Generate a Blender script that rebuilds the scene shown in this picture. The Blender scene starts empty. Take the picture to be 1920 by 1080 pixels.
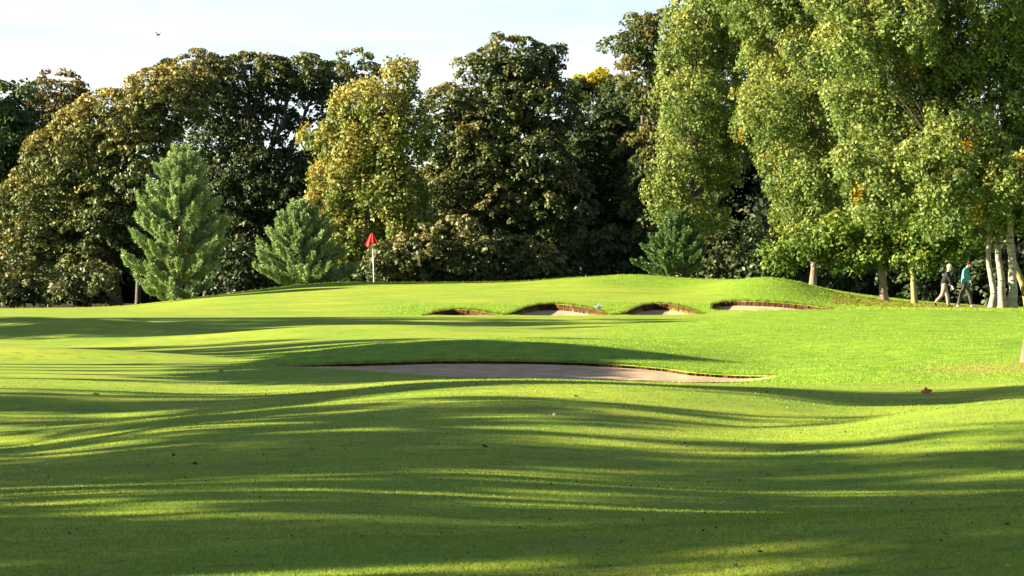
import bpy, math, random
import numpy as np

# ------------------------------------------------------------------ camera, sky, sun, exposure
scene = bpy.context.scene
F = 5000.0            # focal length in pixels of a 1920 wide frame
CAMZ = 1.6            # eye height above the near turf
HOR = 500.0           # row of the eye level
SUN_EL = 17.0         # degrees
SUN_AZ = 7.0          # light travels towards +x, turned this much towards +y

cam_d = bpy.data.cameras.new('camera')
cam = bpy.data.objects.new('camera', cam_d)
scene.collection.objects.link(cam)
cam_d.sensor_width = 36.0
cam_d.lens = F / 1920.0 * 36.0
cam_d.clip_start = 0.1
cam_d.clip_end = 5000.0
cam.location = (0, 0, CAMZ)
cam.rotation_euler = (math.radians(90) - math.atan((540.0 - HOR) / F), 0, 0)
scene.camera = cam

world = bpy.data.worlds.new('World')
scene.world = world
world.use_nodes = True
wn = world.node_tree.nodes
wl = world.node_tree.links
bg = wn['Background']
sky = wn.new('ShaderNodeTexSky')
sky.sky_type = 'NISHITA'
sky.sun_disc = False
sky.sun_elevation = math.radians(SUN_EL)
sky.sun_rotation = math.radians(270.0 - SUN_AZ)
sky.air_density = 0.68
sky.dust_density = 0.0
tc = wn.new('ShaderNodeTexCoord')
mp = wn.new('ShaderNodeMapping')
mp.inputs['Scale'].default_value = (3.0, 3.0, 26.0)
mp.inputs['Location'].default_value = (0.35, 0.0, 0.2)
nz = wn.new('ShaderNodeTexNoise')
nz.inputs['Scale'].default_value = 1.6
nz.inputs['Detail'].default_value = 6.0
nz.inputs['Roughness'].default_value = 0.55
rp = wn.new('ShaderNodeValToRGB')
rp.color_ramp.elements[0].position = 0.43
rp.color_ramp.elements[0].color = (0.10, 0.10, 0.10, 1)
rp.color_ramp.elements[1].position = 0.68
rp.color_ramp.elements[1].color = (0.95, 0.95, 0.95, 1)
mx = wn.new('ShaderNodeMixRGB')
bw = wn.new('ShaderNodeRGBToBW')
cl = wn.new('ShaderNodeMixRGB')
cl.blend_type = 'MULTIPLY'
cl.inputs['Fac'].default_value = 1.0
cl.inputs['Color2'].default_value = (1.00, 1.01, 1.00, 1)
wl.new(sky.outputs['Color'], bw.inputs['Color'])
wl.new(bw.outputs['Val'], cl.inputs['Color1'])
wl.new(cl.outputs['Color'], mx.inputs['Color2'])
wl.new(tc.outputs['Generated'], mp.inputs['Vector'])
wl.new(mp.outputs['Vector'], nz.inputs['Vector'])
wl.new(nz.outputs['Fac'], rp.inputs['Fac'])
wl.new(rp.outputs['Color'], mx.inputs['Fac'])
wl.new(sky.outputs['Color'], mx.inputs['Color1'])
wl.new(mx.outputs['Color'], bg.inputs['Color'])
bg.inputs['Strength'].default_value = 0.05

sun_d = bpy.data.lights.new('sun', 'SUN')
sun_d.energy = 5.0
sun_d.angle = math.radians(0.5)
sun_d.color = (1.0, 0.89, 0.64)
sun = bpy.data.objects.new('sun', sun_d)
scene.collection.objects.link(sun)
from mathutils import Vector, Matrix, Quaternion
_e, _a = math.radians(SUN_EL), math.radians(SUN_AZ)
LDIR = Vector((math.cos(_e) * math.cos(_a), math.cos(_e) * math.sin(_a), -math.sin(_e)))
sun.rotation_euler = LDIR.to_track_quat('-Z', 'Y').to_euler()

vs = scene.view_settings
scene.display_settings.display_device = 'sRGB'
vs.view_transform = 'Standard'
vs.look = 'None'
vs.exposure = 2.38
vs.gamma = 1.0
vs.use_curve_mapping = False
scene.cycles.max_bounces = 6
scene.cycles.diffuse_bounces = 3
scene.cycles.transmission_bounces = 3

# ------------------------------------------------------------------ small helpers
COL = scene.collection
RNG = np.random.default_rng(11)

def W(px, row, Y):
    """pixel of the photograph at a distance -> point in the place"""
    return np.array([(px - 960.0) / F * Y, Y, CAMZ - (row - HOR) / F * Y])

def link(name, data, parent=None, **props):
    o = bpy.data.objects.new(name, data)
    COL.objects.link(o)
    if parent is not None:
        o.parent = parent
    for k, v in props.items():
        o[k] = v
    return o

def thing(name, loc, label, cat, group=None):
    o = link(name, None)
    o.empty_display_size = 0.3
    o.location = loc
    o['label'] = label
    o['category'] = cat
    if group:
        o['group'] = group
    return o

def np_mesh(name, verts, faces, mat=None, colors=None, smooth=False):
    """verts (n,3), faces (m,k) of one size"""
    verts = np.ascontiguousarray(verts, dtype=np.float32)
    faces = np.ascontiguousarray(faces, dtype=np.int32)
    me = bpy.data.meshes.new(name)
    m, k = faces.shape
    me.vertices.add(len(verts))
    me.vertices.foreach_set('co', verts.ravel())
    me.loops.add(m * k)
    me.loops.foreach_set('vertex_index', faces.ravel())
    me.polygons.add(m)
    me.polygons.foreach_set('loop_start', np.arange(0, m * k, k, dtype=np.int32))
    if smooth:
        me.polygons.foreach_set('use_smooth', np.ones(m, dtype=bool))
    me.update(calc_edges=True)
    if colors is not None:
        ca = me.color_attributes.new('Col', 'FLOAT_COLOR', 'POINT')
        c4 = np.ones((len(verts), 4), dtype=np.float32)
        c4[:, :3] = colors
        ca.data.foreach_set('color', c4.ravel())
    if mat is not None:
        me.materials.append(mat)
    return me

def unit(v):
    return v / np.maximum(np.linalg.norm(v, axis=-1, keepdims=True), 1e-9)

def rand_dirs(n, rng):
    return unit(rng.normal(size=(n, 3)))

# ------------------------------------------------------------------ materials
def new_mat(name):
    m = bpy.data.materials.new(name)
    m.use_nodes = True
    return m, m.node_tree.nodes, m.node_tree.links

def leaf_mat(name, trans=0.32, rough=0.5, spec=0.35, tcol=(1.25, 1.15, 0.55)):
    m, n, l = new_mat(name)
    b = n['Principled BSDF']
    at = n.new('ShaderNodeAttribute')
    at.attribute_name = 'Col'
    l.new(at.outputs['Color'], b.inputs['Base Color'])
    b.inputs['Roughness'].default_value = rough
    b.inputs['Specular IOR Level'].default_value = spec
    tr = n.new('ShaderNodeBsdfTranslucent')
    mu = n.new('ShaderNodeMixRGB')
    mu.blend_type = 'MULTIPLY'
    mu.inputs['Fac'].default_value = 1.0
    mu.inputs['Color2'].default_value = (*tcol, 1)
    l.new(at.outputs['Color'], mu.inputs['Color1'])
    l.new(mu.outputs['Color'], tr.inputs['Color'])
    ms = n.new('ShaderNodeMixShader')
    ms.inputs['Fac'].default_value = trans
    l.new(b.outputs['BSDF'], ms.inputs[1])
    l.new(tr.outputs['BSDF'], ms.inputs[2])
    l.new(ms.outputs['Shader'], n['Material Output'].inputs['Surface'])
    return m

def plain_mat(name, col, rough=0.7, col2=None, scale=8.0, bump=0.0, spec=0.3, stretch=(1, 1, 1)):
    m, n, l = new_mat(name)
    b = n['Principled BSDF']
    b.inputs['Roughness'].default_value = rough
    b.inputs['Specular IOR Level'].default_value = spec
    tcn = n.new('ShaderNodeTexCoord')
    mpn = n.new('ShaderNodeMapping')
    mpn.inputs['Scale'].default_value = stretch
    no = n.new('ShaderNodeTexNoise')
    no.inputs['Scale'].default_value = scale
    no.inputs['Detail'].default_value = 5
    l.new(tcn.outputs['Object'], mpn.inputs['Vector'])
    l.new(mpn.outputs['Vector'], no.inputs['Vector'])
    r = n.new('ShaderNodeValToRGB')
    r.color_ramp.elements[0].position = 0.35
    r.color_ramp.elements[1].position = 0.65
    r.color_ramp.elements[0].color = (*col, 1)
    r.color_ramp.elements[1].color = (*(col2 or [c * 0.75 for c in col]), 1)
    l.new(no.outputs['Fac'], r.inputs['Fac'])
    l.new(r.outputs['Color'], b.inputs['Base Color'])
    if bump:
        bp = n.new('ShaderNodeBump')
        bp.inputs['Strength'].default_value = bump
        bp.inputs['Distance'].default_value = 0.03
        l.new(no.outputs['Fac'], bp.inputs['Height'])
        l.new(bp.outputs['Normal'], b.inputs['Normal'])
    return m

M_LEAF = leaf_mat('leaf', spec=0.22, rough=0.55)
M_LEAF_DULL = leaf_mat('leaf_dense', trans=0.16, rough=0.52, spec=0.30)
M_NEEDLE = leaf_mat('needle', trans=0.15, rough=0.5, spec=0.35, tcol=(1.0, 1.1, 0.7))
M_BARK = plain_mat('bark', (0.055, 0.042, 0.03), 0.9, (0.10, 0.085, 0.065), 9, 0.8, stretch=(1, 1, 0.25))
M_PINEBARK = plain_mat('pine_bark', (0.16, 0.10, 0.06), 0.9, (0.26, 0.22, 0.17), 7, 0.8, stretch=(1, 1, 0.3))
M_BIRCH = plain_mat('birch_bark', (0.36, 0.32, 0.25), 0.8, (0.20, 0.17, 0.12), 5, 0.5, stretch=(1, 1, 1.6))
def birch_marks(m):
    """dark lenticels and scars in the pale bark"""
    n, l = m.node_tree.nodes, m.node_tree.links
    b = n['Principled BSDF']
    src = b.inputs['Base Color'].links[0].from_socket
    tcn = n.new('ShaderNodeTexCoord'); mpn = n.new('ShaderNodeMapping')
    mpn.inputs['Scale'].default_value = (1.2, 1.2, 4.5)
    no = n.new('ShaderNodeTexNoise'); no.inputs['Scale'].default_value = 3.2; no.inputs['Detail'].default_value = 4
    r = n.new('ShaderNodeValToRGB')
    r.color_ramp.elements[0].position = 0.60; r.color_ramp.elements[1].position = 0.66
    mixn = n.new('ShaderNodeMixRGB'); mixn.inputs['Color2'].default_value = (0.05, 0.04, 0.03, 1)
    l.new(tcn.outputs['Object'], mpn.inputs['Vector']); l.new(mpn.outputs['Vector'], no.inputs['Vector'])
    l.new(no.outputs['Fac'], r.inputs['Fac']); l.new(r.outputs['Color'], mixn.inputs['Fac'])
    l.new(src, mixn.inputs['Color1']); l.new(mixn.outputs['Color'], b.inputs['Base Color'])
birch_marks(M_BIRCH)
M_TAN = plain_mat('tan_bark', (0.15, 0.112, 0.072), 0.9, (0.09, 0.065, 0.042), 7, 0.8, stretch=(1, 1, 0.4))
M_MOSSBARK = plain_mat('mossy_bark', (0.30, 0.25, 0.07), 0.9, (0.20, 0.16, 0.08), 6, 0.8)

def turf_mat():
    m, n, l = new_mat('turf')
    b = n['Principled BSDF']
    b.inputs['Roughness'].default_value = 0.85
    b.inputs['Specular IOR Level'].default_value = 0.15
    at = n.new('ShaderNodeAttribute'); at.attribute_name = 'Col'   # r: rough grass, g: dry grass, b: woodland floor
    sep = n.new('ShaderNodeSeparateColor')
    l.new(at.outputs['Color'], sep.inputs['Color'])
    tcn = n.new('ShaderNodeTexCoord')
    def noise(scale, detail, sc=(1, 1, 1), rough=0.5):
        mpn = n.new('ShaderNodeMapping'); mpn.inputs['Scale'].default_value = sc
        no = n.new('ShaderNodeTexNoise'); no.inputs['Scale'].default_value = scale
        no.inputs['Detail'].default_value = detail; no.inputs['Roughness'].default_value = rough
        l.new(tcn.outputs['Object'], mpn.inputs['Vector']); l.new(mpn.outputs['Vector'], no.inputs['Vector'])
        return no.outputs['Fac']
    def ramp(f, p0, c0, p1, c1):
        r = n.new('ShaderNodeValToRGB')
        r.color_ramp.elements[0].position = p0; r.color_ramp.elements[0].color = (*c0, 1)
        r.color_ramp.elements[1].position = p1; r.color_ramp.elements[1].color = (*c1, 1)
        l.new(f, r.inputs['Fac']); return r.outputs['Color']
    def mix(f, a, c, mode='MIX'):
        x = n.new('ShaderNodeMixRGB'); x.blend_type = mode
        for sock, v in (('Fac', f), ('Color1', a), ('Color2', c)):
            if isinstance(v, (int, float)): x.inputs[sock].default_value = v
            elif isinstance(v, tuple): x.inputs[sock].default_value = (*v, 1)
            else: l.new(v, x.inputs[sock])
        return x.outputs['Color']
    big = noise(0.35, 4, (1, 1.6, 1))
    mid = noise(2.6, 5)
    fine = noise(34, 3, (1, 1, 1), 0.65)
    fair = ramp(big, 0.35, (0.205, 0.325, 0.020), 0.68, (0.350, 0.400, 0.034))
    rough = ramp(mid, 0.32, (0.115, 0.245, 0.012), 0.70, (0.260, 0.385, 0.026))
    dry = ramp(mid, 0.35, (0.36, 0.27, 0.075), 0.7, (0.24, 0.26, 0.04))
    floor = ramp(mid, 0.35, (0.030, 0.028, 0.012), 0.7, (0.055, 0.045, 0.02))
    patch = noise(1.1, 6, (0.55, 1.5, 1), 0.62)
    fair = mix(ramp(patch, 0.46, (0, 0, 0), 0.72, (0.75, 0.75, 0.75)), fair, (0.240, 0.245, 0.050))
    clover = noise(4.2, 4, (0.7, 1.3, 1), 0.6)
    fair = mix(ramp(clover, 0.54, (0, 0, 0), 0.68, (0.75, 0.75, 0.75)), fair, (0.080, 0.185, 0.03))
    c = mix(sep.outputs['Red'], fair, rough)
    c = mix(sep.outputs['Green'], c, dry)
    c = mix(0.55, c, ramp(fine, 0.30, (0.42, 0.45, 0.42), 0.66, (1.12, 1.12, 1.05)), 'MULTIPLY')
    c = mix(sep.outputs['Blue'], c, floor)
    l.new(c, b.inputs['Base Color'])
    add = n.new('ShaderNodeMath'); add.operation = 'MULTIPLY_ADD'
    add.inputs[1].default_value = 0.35
    l.new(fine, add.inputs[0]); l.new(mid, add.inputs[2])
    bp = n.new('ShaderNodeBump'); bp.inputs['Strength'].default_value = 0.35; bp.inputs['Distance'].default_value = 0.03
    l.new(add.outputs[0], bp.inputs['Height']); l.new(bp.outputs['Normal'], b.inputs['Normal'])
    return m
M_TURF = turf_mat()
M_SAND = plain_mat('sand', (0.54, 0.375, 0.235), 0.95, (0.40, 0.27, 0.17), 2.2, 0.9, spec=0.1)
M_EARTH = plain_mat('earth', (0.085, 0.036, 0.018), 0.95, (0.022, 0.013, 0.008), 5.0, 0.8, spec=0.1)

# ------------------------------------------------------------------ the ground
PXC = np.array([-200, 0, 200, 400, 640, 800, 960, 1120, 1280, 1440, 1600, 1760, 1920, 2120], float)
ROWS = {
 6.0:  [1833] * 14,
 10.0: [1300] * 14,
 13.0: [1118, 1118, 1116, 1112, 1108, 1108, 1110, 1110, 1108, 1102, 1094, 1086, 1078, 1075],
 15.5: [1040, 1040, 1038, 1034, 1028, 1022, 1012, 1000, 988, 978, 968, 956, 946, 940],
 17.5: [965, 965, 965, 964, 966, 974, 984, 984, 980, 974, 969, 966, 962, 960],
 20.0: [930, 928, 922, 914, 908, 908, 915, 925, 935, 942, 945, 943, 936, 930],
 22.3: [892, 890, 886, 878, 872, 872, 878, 888, 896, 899, 897, 892, 886, 884],
 25.5: [852, 848, 830, 815, 806, 803, 805, 815, 826, 831, 822, 806, 795, 790],
 28.3: [840, 836, 815, 790, 775, 768, 765, 771, 785, 799, 794, 771, 752, 744],
 32.0: [772, 772, 776, 766, 745, 729, 722, 724, 733, 746, 766, 762, 757, 755],
 36.5: [724, 724, 730, 737, 728, 715, 713, 716, 721, 725, 729, 731, 722, 718],
 40.5: [703, 704, 708, 714, 707, 702, 702, 706, 713, 716, 713, 708, 700, 697],
 45.0: [690, 691, 694, 692, 684, 681, 680, 682, 690, 700, 696, 690, 682, 680],
 49.2: [675, 676, 677, 679, 658, 644, 639, 644, 658, 672, 670, 664, 660, 658],
 52.5: [667, 665, 663, 664, 646, 636, 633, 637, 646, 654, 651, 648, 642, 640],
 57.0: [665, 667, 664, 658, 642, 637, 635, 636, 637, 634, 632, 631, 628, 626],
 65.0: [638, 640, 640, 632, 622, 621, 623, 623, 620, 616, 612, 610, 612, 612],
 70.0: [618, 616, 611, 622, 611, 613, 616, 612, 608, 605, 603, 602, 605, 606],
 78.0: [605, 604, 603, 603, 600, 600, 602, 602, 601, 599, 597, 597, 600, 601],
 86.0: [593, 593, 592, 592, 592, 593, 593, 593, 592, 583, 581, 581, 587, 589],
 92.0: [589, 588, 587, 584, 581, 578, 577, 577, 576, 570, 578, 579, 581, 583],
 100.0: [584, 583, 582, 571, 562, 559, 557, 554, 556, 545, 572, 577, 579, 581],
 110.0: [580, 579, 577, 557, 545, 541, 537, 531, 538, 522, 554, 570, 577, 579],
 118.0: [579, 578, 575, 553, 530, 529, 527, 517, 521, 527, 550, 568, 577, 579],
 126.0: [580, 580, 578, 560, 541, 540, 540, 535, 536, 540, 560, 572, 578, 580],
 140.0: [578] * 14,
 200.0: [560] * 14,
 420.0: [532] * 14,
 1500.0: [512] * 14,
}
YC = np.array(sorted(ROWS))
ZC = np.array([[CAMZ - (r - HOR) / F * y for r in ROWS[y]] for y in YC])

def pchip_slopes(x, y):
    h = np.diff(x); d = np.diff(y, axis=0) / h.reshape(-1, *([1] * (y.ndim - 1)))
    m = np.zeros_like(y)
    a, b = d[:-1], d[1:]
    w1 = (2 * h[1:] + h[:-1]).reshape(-1, *([1] * (y.ndim - 1)))
    w2 = (h[1:] + 2 * h[:-1]).reshape(-1, *([1] * (y.ndim - 1)))
    ok = (a * b) > 0
    with np.errstate(divide='ignore', invalid='ignore'):
        hm = (w1 + w2) / (w1 / a + w2 / b)
    m[1:-1] = np.where(ok, hm, 0)
    m[0], m[-1] = d[0], d[-1]
    return m

def hermite(x, y, m, q):
    i = np.clip(np.searchsorted(x, q) - 1, 0, len(x) - 2)
    h = x[i + 1] - x[i]; t = (q - x[i]) / h
    if y.ndim > 1:
        h = h[:, None]; t = t[:, None]
    return ((1 + 2 * t) * (1 - t) ** 2) * y[i] + t * (1 - t) ** 2 * h * m[i] + t * t * (3 - 2 * t) * y[i + 1] + t * t * (t - 1) * h * m[i + 1]

# a dense table of heights, softened, over column and log distance
PXG = np.linspace(-200, 2120, 465)
LYG = np.linspace(math.log(6.0), math.log(420.0), 900)
_t = hermite(YC, ZC, pchip_slopes(YC, ZC), np.exp(LYG))
_t = hermite(PXC, _t.T.copy(), pchip_slopes(PXC, _t.T.copy()), PXG).T
def blur(a, s, axis):
    r = int(3 * s); k = np.exp(-0.5 * (np.arange(-r, r + 1) / s) ** 2); k /= k.sum()
    p = [(0, 0), (0, 0)]; p[axis] = (r, r)
    a = np.pad(a, p, mode='edge')
    return np.apply_along_axis(lambda v: np.convolve(v, k, mode='valid'), axis, a)
HT = blur(blur(_t, 3.0, 0), 7.0, 1)

_wr = np.random.default_rng(5)
_waves = [(_wr.uniform(0.15, 0.65), _wr.uniform(0.6, 2.3), _wr.uniform(0, 6.28), _wr.uniform(0.5, 1.0)) for _ in range(11)]

HUMPS = [  # column, distance, height, half width across, half width deep
    (150, 49.8, 0.16, 3.2, 1.3), (-60, 49.5, 0.10, 2.0, 1.2), (190, 69.5, 0.22, 3.0, 1.8), (690, 64.5, 0.17, 4.2, 1.6), (440, 75.0, 0.12, 3.0, 1.6), (-20, 79.0, 0.14, 3.0, 1.8),
    (1010, 76.0, 0.10, 3.0, 1.6), (1330, 62.0, 0.13, 2.6, 2.6), (1500, 71.0, 0.10, 2.4, 3.0), (1580, 43.5, 0.14, 1.3, 1.5), (1750, 52.0, 0.12, 2.2, 2.6),
    (1445, 110.0, 0.10, 1.9, 2.4), (1200, 117.0, 0.12, 1.6, 2.0), (640, 117.0, 0.05, 3.0, 1.6), (1760, 27.5, 0.07, 1.3, 1.0), (330, 27.0, 0.05, 1.2, 1.0), (720, 30.5, 0.05, 1.4, 1.1),
    (250, 19.5, 0.03, 1.2, 0.8), (1500, 17.0, 0.03, 1.0, 0.6)]

def base_z(px, Y):
    px = np.asarray(px, float); Y = np.asarray(Y, float)
    px, Y = np.broadcast_arrays(px, Y)
    pc = np.clip(px, PXG[0], PXG[-1]); ly = np.log(np.clip(Y, 6.0, 419.0))
    fi = (pc - PXG[0]) / (PXG[1] - PXG[0]); fj = (ly - LYG[0]) / (LYG[1] - LYG[0])
    i = np.clip(fi.astype(int), 0, len(PXG) - 2); j = np.clip(fj.astype(int), 0, len(LYG) - 2)
    u = fi - i; v = fj - j
    z = (HT[j, i] * (1 - u) * (1 - v) + HT[j, i + 1] * u * (1 - v) + HT[j + 1, i] * (1 - u) * v + HT[j + 1, i + 1] * u * v)
    # gentle swells of the turf in the near half
    X = (px - 960.0) / F * Y
    a = np.zeros_like(z)
    for kx, ky, ph, am in _waves:
        a = a + am * np.sin(kx * X + ky * Y + ph)
    hump = np.zeros_like(z)
    for hp, hy, hh, sx, sy in HUMPS:
        hx = (hp - 960.0) / F * hy
        hump = hump + hh * np.exp(-((X - hx) / sx) ** 2 - ((Y - hy) / sy) ** 2)
    z = z + hump
    amp = 0.0085 * np.clip((Y - 9) / 5, 0, 1) * np.clip((38 - Y) / 6, 0, 1) + 0.0060 * np.clip((Y - 48) / 4, 0, 1) * np.clip((82 - Y) / 6, 0, 1)
    return z + a * amp

def row_of(px, Y):
    return HOR + F * (CAMZ - base_z(px, Y)) / Y

# bunkers: column range, front and back edges (distance), how far the face drops below its lip
def solve_back(px, row, lo=86.5, hi=112.0):
    out = []
    for p, r in zip(px, row):
        ys = np.linspace(lo, hi, 600)
        rr = row_of(np.full(600, p), ys)
        k = np.argmax(rr <= r)
        out.append(ys[k] if (rr <= r).any() else hi)
    return np.array(out)

BUNK = []
def add_bunker(px, front, back, wall, sag):
    px = np.array(px, float)
    BUNK.append(dict(px=px, f=np.array(front, float), b=np.array(back, float), wall=wall, sag=sag))
add_bunker([525, 560, 640, 720, 820, 900, 1000, 1100, 1200, 1245, 1290, 1360, 1420, 1455],
           [45.2, 44.6, 43.4, 41.8, 39.8, 39.0, 38.6, 38.5, 38.6, 38.8, 39.2, 40.0, 41.2, 42.4],
           [45.3, 45.3, 45.5, 45.5, 45.6, 45.5, 45.4, 45.2, 44.8, 44.5, 43.6, 43.2, 42.8, 42.5], 0.05, 0.07)
def far_bunker(px, lip, front, wall, sag):
    px = np.array(px, float)
    bk = solve_back(px, lip)
    fr = np.minimum(np.array(front, float), bk - 0.1)
    add_bunker(px, fr, bk, wall, sag)
far_bunker([796, 815, 850, 885, 915, 945], [591.5, 585, 580, 581, 586, 590.5], [88, 87.4, 87, 87, 87.4, 88], 0.24, 0.22)
far_bunker([946, 965, 985, 1010, 1040, 1070, 1100, 1130, 1142], [590.5, 584, 576, 570.5, 569.5, 572, 577, 584, 590.5],
           [88, 87.5, 87, 86.8, 86.8, 86.8, 87, 87.4, 88], 0.22, 0.15)
far_bunker([1150, 1172, 1188, 1205, 1230, 1255, 1285, 1308, 1318], [590.5, 586, 578, 572, 569, 569.5, 576, 584, 589],
           [88, 87.6, 87.2, 87, 87, 87, 87.2, 87.6, 88], 0.22, 0.15)
far_bunker([1336, 1352, 1380, 1410, 1440, 1480, 1520, 1550, 1566], [571, 566, 564.5, 565, 566, 569, 573, 577, 579],
           [90, 89, 88, 87.2, 87.0, 87.0, 87.0, 87.2, 87.4], 0.16, 0.12)

def bunker_eval(bk, px, Y):
    inside = (px >= bk['px'][0]) & (px <= bk['px'][-1])
    f = np.interp(px, bk['px'], bk['f']); b = np.interp(px, bk['px'], bk['b'])
    t = (Y - f) / np.maximum(b - f, 1e-3)
    return inside, f, b, t

def sand_z(bk, px, Y):
    _, f, b, t = bunker_eval(bk, px, Y)
    zf = base_z(px, f) - 0.03; zb = base_z(px, b) - bk['wall'] * np.clip((b - f) / 2.5, 0, 1)
    t = np.clip(t, 0, 1)
    return zf + (zb - zf) * t ** 1.25 - bk['sag'] * np.sin(np.pi * np.clip(t, 0, 1)) * np.clip((b - f) / 3.0, 0, 1)

def ground_z(px, Y):
    px, Y = np.broadcast_arrays(np.asarray(px, float), np.asarray(Y, float))
    z = base_z(px, Y)
    for bk in BUNK:
        ins, f, b, t = bunker_eval(bk, px, Y)
        m = ins & (t > 0) & (t < 1)
        if m.any():
            z = np.where(m, sand_z(bk, px, Y) - 0.10, z)
    return z

def gz(x, y):
    """height of the turf at a place"""
    return float(ground_z(960.0 + F * x / y, y))

def ground_at(px, Y):
    return Vector(((px - 960.0) / F * Y, Y, float(ground_z(px, Y))))

def rough_mask(px, Y):
    """0 short turf, 1 rough grass; the second value is dry straw coloured grass, the third woodland floor"""
    r = np.zeros(np.broadcast(px, Y).shape)
    row = row_of(px, Y)
    def ss(x, a, b):
        t = np.clip((x - a) / (b - a), 0, 1); return t * t * (3 - 2 * t)
    # bank behind the near bunker and the rough on the right
    wob = 14 * np.sin(px / 57.0) + 9 * np.sin(px / 23.0 + 1)
    bank = ss(Y, 44.5, 46) * (1 - ss(Y, 51.5, 53.5)) * ss(px, 330, 560)
    right = ss(Y, 37.5, 39.5) * (1 - ss(Y, 84, 92)) * ss(px + wob * 3 - (Y - 60) * 6.0, 1060, 1260)
    left = ss(Y, 39, 41) * (1 - ss(Y, 44, 46)) * ss(px, 250, 420) * (1 - ss(px, 800, 900)) * 0.6
    face = ss(Y, 86.5, 88) * (1 - ss(Y, 93, 97)) * ss(px, 680, 760)
    mound = ss(Y, 90, 96) * ss(px, 1300, 1420)
    back = ss(Y, 113, 116) * ss(px, 420, 520)
    knoll = ss(Y, 105, 112) * ss(px, 1060, 1150) * (1 - ss(px, 1300, 1350)) * 0.8
    r = np.maximum.reduce([bank, right, left, face, mound, back, knoll])
    track = np.exp(-((Y - (24.2 - (px - 1440) * 0.0085 + 0.25 * np.sin(px / 40.0))) / 0.35) ** 2) * ss(px, 1380, 1470) * 0.8
    r = np.maximum(r, track)
    dry = np.exp(-((row - 692) / 9.0) ** 2) * ss(px, 1660, 1850) * (Y < 60) * 0.9
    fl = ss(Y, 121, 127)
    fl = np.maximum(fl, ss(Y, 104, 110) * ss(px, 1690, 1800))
    return r, np.clip(dry, 0, 1), fl

def make_ground():
    inner = np.arange(-60, 1981, 3.4)
    step, outer = 8.0, []
    x = 1981.0
    while x < 16000:
        outer.append(x); x += step; step *= 1.22
    outer = np.array(outer)
    px = np.concatenate([(1920 - outer)[::-1], inner, outer])
    ys = [3.0, 4.5, 6.0, 7.5, 9.0, 10.5, 11.5]
    y = 12.2
    while y < 400:
        ys.append(y)
        if 38 <= y <= 46: y += 0.11
        elif 86 <= y < 99: y += 0.14
        elif y < 38: y += y * 0.0060
        elif y < 70: y += 0.30
        elif y < 86: y += 0.5
        elif y < 128: y += 0.6
        else: y *= 1.06
    Y = np.array(ys)
    P, YY = np.meshgrid(px, Y)
    YY = YY.copy()
    for bk in BUNK:
        for c in np.nonzero((px >= bk['px'][0]) & (px <= bk['px'][-1]))[0]:
            be = np.interp(px[c], bk['px'], bk['b']); fe = np.interp(px[c], bk['px'], bk['f'])
            j = int(np.searchsorted(Y, be))
            YY[j, c] = be + 0.004
            if be - fe > 0.3: YY[j - 1, c] = be - 0.004
    Z = ground_z(P, YY)
    X = (P - 960.0) / F * YY
    v = np.stack([X, YY, Z], -1).reshape(-1, 3)
    nx = len(px)
    i = np.arange(len(Y) - 1)[:, None] * nx + np.arange(nx - 1)[None, :]
    f = np.stack([i, i + 1, i + nx + 1, i + nx], -1).reshape(-1, 4)
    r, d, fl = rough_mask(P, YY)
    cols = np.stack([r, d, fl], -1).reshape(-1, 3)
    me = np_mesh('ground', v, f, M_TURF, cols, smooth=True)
    link('ground', me, kind='structure')
    # the land beyond, a little lower, out to the horizon
    a = np.linspace(0, 2 * math.pi, 97)[:-1]
    rad = np.array([0.0, 60, 400, 1500, 3500])
    v = [(0, 0, -1.1)]
    for r_ in rad[1:]:
        v += [(r_ * math.cos(t), r_ * math.sin(t), -1.1 - (0.4 if r_ > 100 else 0)) for t in a]
    v = np.array(v); fs = []
    n = len(a)
    for k in range(n):
        fs.append((0, 0, 1 + k, 1 + (k + 1) % n))
    me = bpy.data.meshes.new('terrain')
    polys = [(0, 1 + k, 1 + (k + 1) % n) for k in range(n)]
    for q in range(len(rad) - 2):
        o0, o1 = 1 + q * n, 1 + (q + 1) * n
        polys += [(o0 + k, o1 + k, o1 + (k + 1) % n, o0 + (k + 1) % n) for k in range(n)]
    me.from_pydata([tuple(p) for p in v], [], polys)
    me.materials.append(M_TURF)
    link('terrain', me, kind='structure')
make_ground()

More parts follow.
